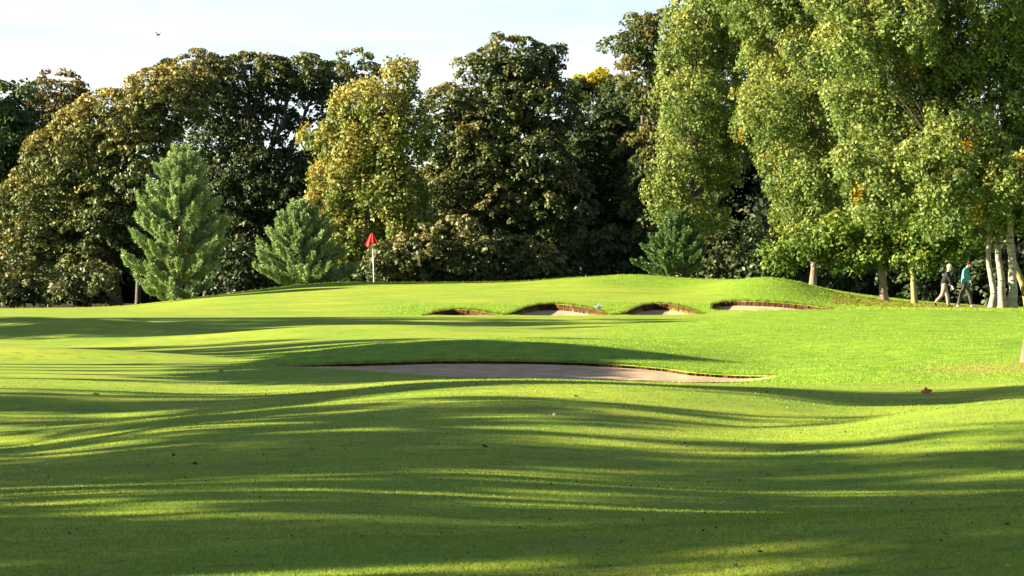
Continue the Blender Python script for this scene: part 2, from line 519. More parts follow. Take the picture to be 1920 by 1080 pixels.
def make_sand():
    for q, bk in enumerate(BUNK):
        p = np.arange(bk['px'][0], bk['px'][-1] + 0.1, 2.0 if q else 3.0)
        T = np.linspace(-0.01, 1.0, 44)
        f = np.interp(p, bk['px'], bk['f']); b = np.interp(p, bk['px'], bk['b'])
        YY = f[None, :] + (b - f)[None, :] * T[:, None]
        P = np.broadcast_to(p, YY.shape)
        Z = sand_z(bk, P, YY)
        X = (P - 960) / F * YY
        rip = 0.012 * np.sin(X * 9 + 3 * np.sin(YY * 4)) * np.sin(YY * 7) * np.sin(np.pi * np.clip(T, 0, 1))[:, None]
        v = np.stack([X, YY, Z + rip], -1).reshape(-1, 3)
        nx = len(p)
        i = np.arange(len(T) - 1)[:, None] * nx + np.arange(nx - 1)[None, :]
        fc = np.stack([i, i + 1, i + nx + 1, i + nx], -1).reshape(-1, 4)
        so = link('bunker_sand', np_mesh('bunker_sand', v, fc, M_SAND, smooth=True), kind='structure')
        # crumbling earth edge between the turf lip and the sand
        rng = np.random.default_rng(40 + q)
        pe = np.arange(bk['px'][0], bk['px'][-1] + 0.1, 1.6 if q else 2.4)
        fe = np.interp(pe, bk['px'], bk['f']); be = np.interp(pe, bk['px'], bk['b'])
        top = base_z(pe, be) - 0.005
        w = bk['wall'] * np.clip((be - fe) / 2.5, 0, 1)
        bot = top - w * rng.uniform(1.0, 1.45, len(pe)) - 0.03
        yt = be - 0.05 - rng.uniform(0.0, 0.10, len(pe)); yb = be - rng.uniform(0.0, 0.05, len(pe))
        v = np.concatenate([np.stack([(pe - 960) / F * (be + 0.15), be + 0.15, top - 0.01], -1),
                            np.stack([(pe - 960) / F * yt, yt, top - 0.008], -1),
                            np.stack([(pe - 960) / F * yb, yb, bot], -1),
                            np.stack([(pe - 960) / F * (be + 0.15), be + 0.15, bot - 0.1], -1)])
        nx = len(pe); i = np.arange(nx - 1)
        fc = np.concatenate([np.stack([i + k * nx, i + k * nx + nx, i + k * nx + nx + 1, i + k * nx + 1], -1) for k in range(3)])
        link('bunker_lip', np_mesh('bunker_lip', v, fc, M_EARTH), so)
make_sand()

# ------------------------------------------------------------------ tree building
def tube(points, radii, sides=8, wob=0.0, rng=None):
    pts = np.asarray(points, float); rad = np.asarray(radii, float)
    n = len(pts)
    tan = np.gradient(pts, axis=0); tan = unit(tan)
    ref = np.where(np.abs(tan[:, 1:2]) > 0.9, np.array([[1.0, 0, 0]]), np.array([[0, 1.0, 0]]))
    a = unit(np.cross(ref, tan)); b = np.cross(tan, a)
    th = np.linspace(0, 2 * math.pi, sides, endpoint=False)
    rr = rad[:, None] * (1 + (rng.uniform(-wob, wob, (n, sides)) if rng is not None else 0))
    v = pts[:, None, :] + rr[..., None] * (np.cos(th)[None, :, None] * a[:, None, :] + np.sin(th)[None, :, None] * b[:, None, :])
    v = v.reshape(-1, 3)
    i = np.arange(n - 1)[:, None] * sides; k = np.arange(sides)[None, :]; k2 = (k + 1) % sides
    f = np.stack([i + k, i + k2, i + sides + k2, i + sides + k], -1).reshape(-1, 4)
    caps = np.array([[c + sides * (n - 1), c + 1 + sides * (n - 1), c + 2 + sides * (n - 1), c + 2 + sides * (n - 1)] for c in []], int).reshape(0, 4)
    return v, np.concatenate([f, caps]) if len(caps) else f

def merge(parts):
    vs_, fs_, o = [], [], 0
    for v, f in parts:
        vs_.append(v); fs_.append(f + o); o += len(v)
    return np.concatenate(vs_), np.concatenate(fs_)

def bent(p0, p1, n, sag, rng, j=0.05):
    p0, p1 = np.asarray(p0, float), np.asarray(p1, float)
    t = np.linspace(0, 1, n)[:, None]
    L = np.linalg.norm(p1 - p0)
    p = p0 + (p1 - p0) * t
    p[:, 2] += (sag * L * np.sin(np.pi * t))[:, 0]
    p[1:-1] += rng.normal(size=(n - 2, 3)) * j * L
    return p

def leaves_mesh(name, c, nrm, size, aspect, col, rng, mat, fold=0.0):
    n = len(c)
    r = rand_dirs(n, rng)
    u = unit(np.cross(nrm, r)); w = np.cross(nrm, u)
    s = size[:, None]
    a = aspect
    v = np.empty((n, 4, 3))
    v[:, 0] = c + u * s
    v[:, 1] = c + w * s * a + u * s * 0.15
    v[:, 2] = c - u * s
    v[:, 3] = c - w * s * a + u * s * 0.15
    if fold:
        v[:, 1] += nrm * s * fold; v[:, 3] += nrm * s * fold
    f = np.arange(n * 4).reshape(n, 4)
    return np_mesh(name, v.reshape(-1, 3), f, mat, np.repeat(col, 4, axis=0))

class Pal:
    """leaf colours: autumn tint plus sunlight put into the tone, by height, side and chance"""
    def __init__(s, green, mid, warm, warm_at=0.25, spread=0.35, dark=0.0, fleck=None, fleck_p=0.0):
        s.g, s.m, s.w = map(lambda q: np.array(q, float), (green, mid, warm))
        s.at, s.sp, s.fl, s.fp = warm_at, spread, fleck, fleck_p
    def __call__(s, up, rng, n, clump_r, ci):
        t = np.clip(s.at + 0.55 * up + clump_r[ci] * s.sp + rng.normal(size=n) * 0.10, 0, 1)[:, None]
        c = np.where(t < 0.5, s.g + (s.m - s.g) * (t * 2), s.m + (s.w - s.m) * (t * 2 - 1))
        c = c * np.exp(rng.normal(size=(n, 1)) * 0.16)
        if s.fl is not None:
            hit = rng.random(len(clump_r)) < s.fp
            c[hit[ci]] = np.array(s.fl) * np.exp(rng.normal(size=(hit[ci].sum(), 1)) * 0.2)
        return c

def crown_leaves(lobes, Y, rng, pal, leaf=0.1, per=40, clump=0.55, dens=1.0, flat=0.6, droop=0.0, inner=0.25, aspect=0.62, depth=1.0, up_w=0.8, lumpy=1.0):
    """lobes: (px, row, rx px, ry px[, dY]) ; leaves gathered in many small domed clumps through each lobe"""
    C, A, U = [], [], []
    for lb in lobes:
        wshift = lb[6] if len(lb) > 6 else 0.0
        px, row, rx, ry = lb[:4]; dy = lb[4] if len(lb) > 4 else 0.0
        k = lb[5] if len(lb) > 5 else 1.0
        Yc = Y + dy
        ctr = W(px, row, Yc); R = np.array([rx / F * Yc, depth * 0.5 * (rx + ry) / F * Yc, ry / F * Yc])
        area = 4 * math.pi * ((R[0] * R[1]) ** 1.6 / 3 + (R[0] * R[2]) ** 1.6 / 3 + (R[1] * R[2]) ** 1.6 / 3) ** (1 / 1.6)
        n = int(max(4, dens * k * area / (clump * clump * 1.6)))
        d = rand_dirs(n, rng)
        ph = rng.uniform(0, 6.28, 6)
        lump = 1 + lumpy * (0.10 * np.sin(5 * d[:, 0] + ph[0]) + 0.10 * np.sin(6 * d[:, 2] + ph[1]) + 0.08 * np.sin(9 * d[:, 0] - 7 * d[:, 2] + ph[2]) + 0.07 * np.sin(11 * d[:, 1] + 8 * d[:, 2] + ph[3]))
        u = rng.random(n)
        rad = np.where(rng.random(n) < inner, u ** 0.5, 1 - 0.22 * u * u) * lump
        p = ctr + d * R * rad[:, None]
        C.append(p); A.append(unit(d * 0.6 + np.array([0, 0, up_w]))); U.append(d[:, 2] * rad * 0.8 - d[:, 0] * rad * 0.25 + wshift)  # warmer, lighter towards top and left: autumn tint with sunlight painted in
    C = np.concatenate(C); A = np.concatenate(A); U = np.concatenate(U)
    m = len(C)
    cs = clump * rng.uniform(0.6, 1.35, m)
    cnt = np.maximum(6, (per * rng.uniform(0.55, 1.4, m)).astype(int))
    ci = np.repeat(np.arange(m), cnt)
    n = len(ci)
    d = rand_dirs(n, rng)
    ax = A[ci]
    dt = (d * ax).sum(1, keepdims=True)
    d = np.where(dt < -0.15, d - 2 * dt * ax, d)       # upper half: a dome of leaves
    dt = (d * ax).sum(1, keepdims=True)
    rr = rng.random((n, 1)) ** 0.33
    off = d * rr - ax * dt * rr * (1 - flat)
    pos = C[ci] + off * cs[ci][:, None]
    if droop:
        pos[:, 2] -= droop * cs[ci] * rng.random(n) ** 1.3 * 2.0
    nrm = unit(d * 0.9 + rng.normal(size=(n, 3)) * 0.55 + np.array([0, -0.10, 0.15]))
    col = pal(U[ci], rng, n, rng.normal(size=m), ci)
    size = leaf * rng.uniform(0.65, 1.3, n)
    return pos, nrm, size, col, C

def build_tree(name, label, cat, px, base, Y, lobes, pal, bark=None, trunk_r=0.22, trunk_top=None, limbs=True, group=None,
               seed=1, lean=0.0, mat=None, twigs=0, base_z_=None, **kw):
    rng = np.random.default_rng(seed)
    b = W(px, base, Y) if base is not None else np.array(ground_at(px, Y))
    if base is not None:
        b[2] = float(ground_z(px, Y)) - 0.05 if base_z_ is None else base_z_
    root = thing(name, Vector(b), label, cat, group)
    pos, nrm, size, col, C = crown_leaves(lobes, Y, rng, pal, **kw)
    z0 = b[2]
    keep = pos[:, 2] > z0 + 0.05
    pos, nrm, size, col = pos[keep], nrm[keep], size[keep], col[keep]
    # trunk up to the middle of the crown, leaning a little
    top = W(*(trunk_top or (np.mean([l[0] for l in lobes]), np.min([l[1] for l in lobes]) * 0.5 + np.max([l[1] for l in lobes]) * 0.5)), Y)
    tp = bent(b - np.array([0, 0, 0.2]), top, 9, 0, rng, 0.012)
    tr = np.linspace(trunk_r, trunk_r * 0.35, 9); tr[0] *= 1.35; tr[1] *= 1.08
    v, f = tube(tp - b, tr, 10, 0.08, rng)
    link('trunk', np_mesh('trunk', v, f, bark or M_BARK, smooth=True), root)
    if limbs:
        for i, lb in enumerate(lobes if len(lobes) < 18 else lobes[::3]):
            c = W(lb[0], lb[1], Y + (lb[4] if len(lb) > 4 else 0))
            # leave the trunk below the lobe
            h = np.clip((c[2] - z0) * 0.55 / max(top[2] - z0, 0.5), 0.42, 0.98)
            s = tp[int(h * 8)]
            e = c + np.array([0, 0, 0.25 * lb[3] / F * Y])
            if np.linalg.norm(e - s) < 0.6: continue
            bp_ = bent(s, e, 6, -0.05, rng, 0.03)
            r0 = trunk_r * 0.45
            parts = [tube(bp_ - b, np.linspace(r0, r0 * 0.3, 6), 6)]
            R = np.array([lb[2], 0.5 * (lb[2] + lb[3]), lb[3]]) / F * Y
            for q in range(9):
                e2 = c + rand_dirs(1, rng)[0] * R * 0.85
                s2 = bp_[rng.integers(2, 6)]
                b2 = bent(s2, e2, 5, 0.06, rng, 0.04)
                parts.append(tube(b2 - b, np.linspace(r0 * 0.32, 0.012, 5), 4))
            v, f = merge(parts)
            link('limb', np_mesh('limb', v, f, M_BARK if bark in (None, M_BIRCH) else bark, smooth=True), root)
    me = leaves_mesh('crown', pos - b, nrm, size, kw.get('aspect', 0.62), col, rng, mat or M_LEAF, fold=0.12)
    link('crown', me, root)
    return root

TREE_GROUP = 'trees behind the green'
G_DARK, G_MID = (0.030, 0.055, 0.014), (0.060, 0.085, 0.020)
P_SYC = Pal((0.050, 0.080, 0.021), (0.105, 0.122, 0.030), (0.250, 0.190, 0.044), 0.36, 0.12)  # warm end holds autumn rust and painted golden top light
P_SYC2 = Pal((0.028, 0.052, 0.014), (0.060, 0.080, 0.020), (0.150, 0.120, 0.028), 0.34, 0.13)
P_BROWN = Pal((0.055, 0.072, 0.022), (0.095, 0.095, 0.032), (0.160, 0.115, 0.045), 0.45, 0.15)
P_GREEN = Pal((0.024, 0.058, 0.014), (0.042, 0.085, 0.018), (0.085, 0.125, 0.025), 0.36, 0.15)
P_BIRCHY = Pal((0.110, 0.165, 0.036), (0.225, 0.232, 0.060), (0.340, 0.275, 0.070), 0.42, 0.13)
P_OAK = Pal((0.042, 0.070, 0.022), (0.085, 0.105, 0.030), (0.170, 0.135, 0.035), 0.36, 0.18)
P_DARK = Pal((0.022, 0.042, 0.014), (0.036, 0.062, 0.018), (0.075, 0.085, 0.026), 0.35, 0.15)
P_DEEP = Pal((0.012, 0.024, 0.009), (0.018, 0.032, 0.011), (0.030, 0.042, 0.015), 0.35, 0.15)  # leaf tones lowered to paint in the shade of the deep wood
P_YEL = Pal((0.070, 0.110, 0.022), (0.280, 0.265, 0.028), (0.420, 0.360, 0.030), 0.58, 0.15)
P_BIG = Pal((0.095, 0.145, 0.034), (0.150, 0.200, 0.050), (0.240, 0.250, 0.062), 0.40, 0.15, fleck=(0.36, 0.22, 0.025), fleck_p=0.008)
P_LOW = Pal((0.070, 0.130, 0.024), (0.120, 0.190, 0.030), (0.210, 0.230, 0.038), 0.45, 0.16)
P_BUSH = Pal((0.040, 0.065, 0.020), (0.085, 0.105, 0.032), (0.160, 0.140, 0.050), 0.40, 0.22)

# ---- left clump
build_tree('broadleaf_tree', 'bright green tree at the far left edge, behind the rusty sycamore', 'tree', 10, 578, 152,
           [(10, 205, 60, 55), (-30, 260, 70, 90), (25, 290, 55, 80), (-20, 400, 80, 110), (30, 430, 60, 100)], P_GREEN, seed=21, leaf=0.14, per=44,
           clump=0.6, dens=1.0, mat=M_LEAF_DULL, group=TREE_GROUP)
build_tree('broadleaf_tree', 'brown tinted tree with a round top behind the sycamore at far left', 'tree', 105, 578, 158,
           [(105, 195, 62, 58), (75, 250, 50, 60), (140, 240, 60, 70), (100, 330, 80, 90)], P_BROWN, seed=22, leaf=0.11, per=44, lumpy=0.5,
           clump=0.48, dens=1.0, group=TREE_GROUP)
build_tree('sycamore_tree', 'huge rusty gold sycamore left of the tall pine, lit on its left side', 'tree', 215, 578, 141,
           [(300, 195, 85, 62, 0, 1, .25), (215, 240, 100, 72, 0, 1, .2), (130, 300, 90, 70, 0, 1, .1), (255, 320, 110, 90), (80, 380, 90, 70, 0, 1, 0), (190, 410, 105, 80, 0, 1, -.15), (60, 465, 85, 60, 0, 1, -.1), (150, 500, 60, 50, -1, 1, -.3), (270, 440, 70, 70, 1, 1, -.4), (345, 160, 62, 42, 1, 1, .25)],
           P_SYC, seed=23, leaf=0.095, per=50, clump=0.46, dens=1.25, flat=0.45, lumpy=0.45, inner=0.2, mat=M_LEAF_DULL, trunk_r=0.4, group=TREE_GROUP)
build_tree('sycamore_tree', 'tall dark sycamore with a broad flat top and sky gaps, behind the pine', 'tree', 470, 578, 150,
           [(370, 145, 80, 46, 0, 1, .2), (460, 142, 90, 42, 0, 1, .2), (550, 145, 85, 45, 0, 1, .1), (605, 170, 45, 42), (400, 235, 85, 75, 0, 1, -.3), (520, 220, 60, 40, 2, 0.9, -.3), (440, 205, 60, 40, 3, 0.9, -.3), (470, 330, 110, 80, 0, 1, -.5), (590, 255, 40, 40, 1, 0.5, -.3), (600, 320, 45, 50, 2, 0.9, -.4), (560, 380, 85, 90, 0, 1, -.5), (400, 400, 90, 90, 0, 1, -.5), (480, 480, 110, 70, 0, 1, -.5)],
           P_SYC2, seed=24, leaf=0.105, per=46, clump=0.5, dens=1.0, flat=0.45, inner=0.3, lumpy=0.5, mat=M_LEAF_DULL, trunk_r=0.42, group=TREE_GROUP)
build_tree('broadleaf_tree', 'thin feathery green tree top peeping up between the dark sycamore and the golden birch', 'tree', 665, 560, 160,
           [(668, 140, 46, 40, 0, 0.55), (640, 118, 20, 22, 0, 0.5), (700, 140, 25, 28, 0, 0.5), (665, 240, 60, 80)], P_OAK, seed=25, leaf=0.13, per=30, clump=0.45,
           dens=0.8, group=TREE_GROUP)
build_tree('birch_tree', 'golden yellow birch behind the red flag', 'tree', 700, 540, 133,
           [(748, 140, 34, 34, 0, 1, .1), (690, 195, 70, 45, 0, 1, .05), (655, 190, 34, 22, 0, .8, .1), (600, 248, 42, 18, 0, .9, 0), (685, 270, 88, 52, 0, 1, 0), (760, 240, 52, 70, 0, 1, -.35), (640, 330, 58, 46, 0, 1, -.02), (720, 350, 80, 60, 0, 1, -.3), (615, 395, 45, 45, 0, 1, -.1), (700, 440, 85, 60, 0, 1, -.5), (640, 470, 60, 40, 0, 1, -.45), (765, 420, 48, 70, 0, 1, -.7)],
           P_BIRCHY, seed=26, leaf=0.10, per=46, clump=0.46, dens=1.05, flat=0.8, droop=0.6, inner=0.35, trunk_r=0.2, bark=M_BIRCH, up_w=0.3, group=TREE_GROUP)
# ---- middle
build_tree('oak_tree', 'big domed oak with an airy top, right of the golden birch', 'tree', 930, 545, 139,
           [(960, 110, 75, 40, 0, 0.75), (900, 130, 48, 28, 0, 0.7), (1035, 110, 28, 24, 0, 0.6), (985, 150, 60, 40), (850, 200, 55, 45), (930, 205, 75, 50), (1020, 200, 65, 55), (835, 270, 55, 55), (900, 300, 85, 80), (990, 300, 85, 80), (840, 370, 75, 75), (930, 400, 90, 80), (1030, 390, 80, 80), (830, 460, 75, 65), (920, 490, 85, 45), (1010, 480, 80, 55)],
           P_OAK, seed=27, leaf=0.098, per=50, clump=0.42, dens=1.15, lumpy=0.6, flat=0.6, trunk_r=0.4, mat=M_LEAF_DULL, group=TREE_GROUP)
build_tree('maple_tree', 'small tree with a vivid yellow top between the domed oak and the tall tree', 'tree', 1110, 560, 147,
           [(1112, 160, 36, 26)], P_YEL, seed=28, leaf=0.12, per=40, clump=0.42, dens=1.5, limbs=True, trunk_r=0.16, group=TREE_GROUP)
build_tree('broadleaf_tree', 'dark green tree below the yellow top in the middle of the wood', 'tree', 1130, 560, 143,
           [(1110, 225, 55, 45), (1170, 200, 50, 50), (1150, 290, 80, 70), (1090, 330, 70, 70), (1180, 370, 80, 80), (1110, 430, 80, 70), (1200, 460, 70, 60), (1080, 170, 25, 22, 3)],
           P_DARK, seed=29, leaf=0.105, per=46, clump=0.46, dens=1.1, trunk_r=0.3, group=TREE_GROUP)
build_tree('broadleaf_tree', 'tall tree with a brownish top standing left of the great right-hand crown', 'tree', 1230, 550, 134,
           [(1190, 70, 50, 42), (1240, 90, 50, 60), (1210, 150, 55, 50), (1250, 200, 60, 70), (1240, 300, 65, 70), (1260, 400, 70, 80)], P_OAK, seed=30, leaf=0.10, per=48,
           clump=0.48, dens=1.05, trunk_r=0.3, group=TREE_GROUP)
# ---- right
KB = dict(leaf=0.079, per=54, clump=0.42, dens=0.92, flat=0.85, droop=0.35, inner=0.25, up_w=0.35)
def boughs(x0, x1, left, bottom, seed, step=60, r=(52, 78), dy=3.0):
    rng = np.random.default_rng(seed); out = []
    for k, row in enumerate(np.arange(-90, 470, step)):
        for px in np.arange(x0 + (step / 2 if k % 2 else 0), x1, step * 1.05):
            p, q = px + rng.uniform(-20, 20), row + rng.uniform(-20, 20)
            rx, ry = rng.uniform(*r), rng.uniform(*r) * 0.85
            if p - rx * 0.8 < np.interp(q, *left) or q + ry * 0.9 > np.interp(p, *bottom): continue
            out.append((p, q, rx, ry, rng.uniform(-dy, dy)))
    return out
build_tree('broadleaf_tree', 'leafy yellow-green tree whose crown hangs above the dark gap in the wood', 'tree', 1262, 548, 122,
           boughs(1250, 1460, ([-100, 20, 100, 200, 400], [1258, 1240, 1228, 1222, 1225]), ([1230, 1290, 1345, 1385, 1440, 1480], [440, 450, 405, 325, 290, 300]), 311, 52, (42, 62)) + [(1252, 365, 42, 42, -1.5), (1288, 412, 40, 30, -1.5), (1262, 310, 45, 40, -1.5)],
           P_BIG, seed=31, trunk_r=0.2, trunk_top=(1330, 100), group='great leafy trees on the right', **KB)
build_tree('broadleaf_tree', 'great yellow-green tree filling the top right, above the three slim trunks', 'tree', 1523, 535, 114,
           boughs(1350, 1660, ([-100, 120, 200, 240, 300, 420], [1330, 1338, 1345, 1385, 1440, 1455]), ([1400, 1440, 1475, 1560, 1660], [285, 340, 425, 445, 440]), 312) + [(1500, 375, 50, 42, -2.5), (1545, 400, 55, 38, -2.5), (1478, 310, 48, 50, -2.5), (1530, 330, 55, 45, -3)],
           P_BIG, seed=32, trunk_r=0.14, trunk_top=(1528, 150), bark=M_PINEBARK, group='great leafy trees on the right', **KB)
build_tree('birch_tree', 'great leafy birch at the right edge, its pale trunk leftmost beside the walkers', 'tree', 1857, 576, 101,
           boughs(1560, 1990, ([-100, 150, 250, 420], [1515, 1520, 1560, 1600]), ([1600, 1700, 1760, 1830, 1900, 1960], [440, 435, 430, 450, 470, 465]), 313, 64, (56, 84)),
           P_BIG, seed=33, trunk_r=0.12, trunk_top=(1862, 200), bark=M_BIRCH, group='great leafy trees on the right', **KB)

def slim_trunk(name, label, px, Y, pts, r, bark, seed, crown_lobes=None, pal=P_LOW, group=None, **kw):
    """a stem given by pixel points, with its own crown"""
    rng = np.random.default_rng(seed)
    b = np.array(ground_at(px, Y)); b[2] -= 0.05
    root = thing(name, Vector(b), label, 'tree', group)
    P = np.array([b - [0, 0, 0.15]] + [W(a, c, Y) for a, c in pts])
    # smooth the stem
    t = np.linspace(0, len(P) - 1, 14)
    Q = np.stack([np.interp(t, np.arange(len(P)), P[:, k]) for k in range(3)], -1)
    Q[1:-1] += rng.normal(size=(12, 3)) * 0.015
    rad = np.linspace(r, r * 0.55, 14); rad[0] *= 1.5; rad[1] *= 1.15
    v, f = tube(Q - b, rad, 10, 0.07, rng)
    link('trunk', np_mesh('trunk', v, f, bark, smooth=True), root)
    if crown_lobes:
        pos, nrm, size, col, C = crown_leaves(crown_lobes, Y, rng, pal, **kw)
        for lb in crown_lobes:
            c = W(lb[0], lb[1], Y + (lb[4] if len(lb) > 4 else 0))
            s = Q[np.argmin(np.abs(Q[:, 2] - (c[2] - 0.6)))]
            bp_ = bent(s, c, 5, 0.05, rng, 0.03)
            v, f = tube(bp_ - b, np.linspace(r * 0.35, 0.015, 5), 5)
            link('limb', np_mesh('limb', v, f, M_BARK, smooth=True), root)
        me = leaves_mesh('crown', pos - b, nrm, size, kw.get('aspect', 0.62), col, rng, M_LEAF, fold=0.12)
        link('crown', me, root)
    return root

KL = dict(leaf=0.085, per=44, clump=0.42, dens=1.15, flat=0.7, droop=0.2, inner=0.3, up_w=0.5)
slim_trunk('larch_tree', 'slim crooked dark trunk under the great crown, middle of the three slim trunks', 1658, 108,
           [(1652, 500), (1645, 460), (1640, 400), (1645, 330)], 0.16, M_PINEBARK, 51,
           [(1600, 425, 80, 32), (1700, 425, 80, 40), (1560, 455, 60, 22), (1650, 470, 70, 24), (1740, 470, 70, 30), (1500, 455, 55, 26), (1465, 480, 40, 24), (1590, 485, 50, 16)], P_LOW, **KL)
slim_trunk('larch_tree', 'short mossy slim trunk nearest the walkers, under the low green boughs', 1716, 107,
           [(1712, 530), (1708, 480), (1712, 420)], 0.13, M_MOSSBARK, 52,
           [(1760, 435, 70, 40), (1805, 455, 40, 30), (1720, 490, 50, 18), (1780, 410, 60, 36)], P_LOW, **KL)
slim_trunk('birch_tree', 'pale birch with a gently curved trunk, second in the cluster beside the walkers', 1880, 101.5, [(1877, 520), (1872, 480), (1870, 420), (1875, 330)], 0.15, M_BIRCH, 53,
           [(1880, 300, 40, 40), (1850, 420, 40, 26)], P_BIG, **KL)
slim_trunk('birch_tree', 'broad pale birch trunk with dark scars, third in the cluster beside the walkers', 1898, 100.5, [(1899, 520), (1897, 470), (1894, 430), (1890, 330)], 0.18, M_BIRCH, 54,
           [(1905, 390, 40, 34), (1870, 350, 40, 40)], P_BIG, **KL)
slim_trunk('birch_tree', 'leaning yellow mossy trunk at the right edge behind the broad birch', 1930, 101, [(1918, 540), (1906, 500), (1892, 470), (1888, 400)], 0.14, M_MOSSBARK, 55,
           [(1930, 410, 40, 30), (1940, 350, 50, 50)], P_BIG, **KL)
slim_trunk('birch_tree', 'near birch trunk cut off by the right edge of the picture', 1931, 45.5, [(1931, 640), (1934, 590), (1940, 500), (1975, 300), (2010, 0), (2040, -300)], 0.13, M_TAN, 56,
           [(2120, -260, 120, 120), (2060, -330, 110, 120)], P_BIG, leaf=0.07, per=40, clump=0.35, dens=0.8, flat=0.8, droop=0.3)

# ---- pines
def build_pine(label, px, Y, top_row, half_px, seed, pal, dens=1.0, up=0.55, lean=0.0, whorls=13, low=0.10, full=False):
    rng = np.random.default_rng(seed)
    b = np.array(ground_at(px, Y)); b[2] -= 0.05
    top = W(px + lean, top_row, Y)
    H = top[2] - b[2]
    root = thing('pine_tree', Vector(b), label, 'tree', 'young pines along the back of the green')
    tp = bent(b - [0, 0, 0.15], top, 9, 0, rng, 0.008)
    v, f = tube(tp - b, np.linspace(0.022 * H * 0.9, 0.02, 9), 8, 0.06, rng)
    link('trunk', np_mesh('trunk', v, f, M_PINEBARK, smooth=True), root)
    Rm = half_px / F * Y
    N, Dr, Sz, Cc, brs = [], [], [], [], []
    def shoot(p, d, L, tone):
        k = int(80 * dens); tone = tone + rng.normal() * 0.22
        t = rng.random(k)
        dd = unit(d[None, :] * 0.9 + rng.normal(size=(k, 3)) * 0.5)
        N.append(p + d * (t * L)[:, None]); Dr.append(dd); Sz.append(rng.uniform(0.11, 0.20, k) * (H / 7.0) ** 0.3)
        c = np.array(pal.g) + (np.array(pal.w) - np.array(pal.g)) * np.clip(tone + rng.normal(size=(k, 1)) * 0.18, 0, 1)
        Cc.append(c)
    for wv in range(whorls * 2):
        h = low + (1 - low) * ((wv + rng.random() * 1.6) / (whorls * 2 + 1)) ** 0.95
        s = b + (top - b) * h
        shape = (1 - h) ** 0.62 * (0.70 + 0.30 * min(1, h / 0.3)) if not full else (1 - h) ** 0.7
        nb = rng.integers(4, 7)
        a0 = rng.random() * 6.28
        for q in range(nb):
            a = a0 + q * 6.283 / nb + rng.normal() * 0.25
            L = max(0.3, Rm * shape * rng.uniform(0.55, 1.22))
            e = s + np.array([math.cos(a) * L, math.sin(a) * L, L * (up - 0.35 * (1 - h)) + 0.1])
            bp_ = bent(s, e, 6, -0.10, rng, 0.02)
            brs.append(tube(bp_ - b, np.linspace(0.03 * (1 - h) + 0.012, 0.008, 6), 4))
            ns = int(5 + 8.0 * L)
            for z in range(ns):
                t = 0.25 + 0.75 * ((z + rng.random()) / ns)
                p = np.array([np.interp(t * 5, np.arange(6), bp_[:, k]) for k in range(3)])
                side = np.array([-math.sin(a), math.cos(a), 0]) * rng.choice([-1, 1])
                d = unit(unit(e - s) * 0.6 + side * rng.uniform(0.1, 0.8) + np.array([0, 0, rng.uniform(0.7, 1.8)]))
                shoot(p, d, rng.uniform(0.22, 0.46) * (H / 7.0) ** 0.4, 0.35 + 0.4 * t)
            shoot(e, unit(unit(e - s) * 0.5 + np.array([0, 0, 0.8])), 0.4 * (H / 7.0) ** 0.4, 0.9)
    for q in range(7):
        shoot(top - np.array([rng.normal() * 0.12, rng.normal() * 0.12, 0.1 + 0.25 * rng.random()]), unit(np.array([rng.normal() * 0.25, rng.normal() * 0.25, 1.0])), 0.5, 0.9)
    v, f = merge(brs)
    link('branches', np_mesh('branches', v, f, M_PINEBARK, smooth=True), root)
    N = np.concatenate(N); Dr = np.concatenate(Dr); Sz = np.concatenate(Sz); Cc = np.concatenate(Cc)
    n = len(N)
    r = unit(np.cross(Dr, rand_dirs(n, rng)))
    V = np.empty((n, 3, 3))
    wd = 0.022
    V[:, 0] = N - r * wd; V[:, 1] = N + r * wd; V[:, 2] = N + Dr * Sz[:, None]
    V -= b
    me = np_mesh('needles', V.reshape(-1, 3), np.arange(n * 3).reshape(n, 3), M_NEEDLE, np.repeat(Cc, 3, axis=0))
    link('needles', me, root)
    return root

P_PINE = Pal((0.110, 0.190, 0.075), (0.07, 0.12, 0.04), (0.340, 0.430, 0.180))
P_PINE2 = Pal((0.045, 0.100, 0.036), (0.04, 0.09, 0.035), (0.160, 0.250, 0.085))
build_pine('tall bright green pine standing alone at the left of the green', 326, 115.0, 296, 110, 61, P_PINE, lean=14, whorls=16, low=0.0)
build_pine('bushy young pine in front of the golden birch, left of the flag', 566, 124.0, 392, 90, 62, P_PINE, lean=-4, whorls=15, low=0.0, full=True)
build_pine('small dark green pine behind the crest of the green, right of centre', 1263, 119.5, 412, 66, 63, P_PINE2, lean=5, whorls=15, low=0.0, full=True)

# ---- bushes at the foot of the wood
def bush(label, px, Y, lobes, pal, seed, **kw):
    rng = np.random.default_rng(seed)
    b = np.array(ground_at(px, Y)); b[2] -= 0.05
    root = thing('bush', Vector(b), label, 'bush', 'bushes at the foot of the wood')
    k = dict(leaf=0.12, per=40, clump=0.5, dens=1.1, flat=0.6, inner=0.35); k.update(kw)
    pos, nrm, size, col, C = crown_leaves(lobes, Y, rng, pal, **k)
    keep = pos[:, 2] > b[2]
    pos, nrm, size, col = pos[keep], nrm[keep], size[keep], col[keep]
    st = []
    for q in range(7):
        lb = lobes[q % len(lobes)]
        e = W(lb[0] + rng.uniform(-0.5, 0.5) * lb[2], lb[1], Y) 
        st.append(tube(bent(np.zeros(3), e - b, 5, 0, rng, 0.04), np.linspace(0.05, 0.012, 5), 5))
    v, f = merge(st)
    link('stems', np_mesh('stems', v, f, M_BARK, smooth=True), root)
    link('foliage', leaves_mesh('foliage', pos - b, nrm, size, 0.62, col, rng, M_LEAF_DULL, 0.12), root)
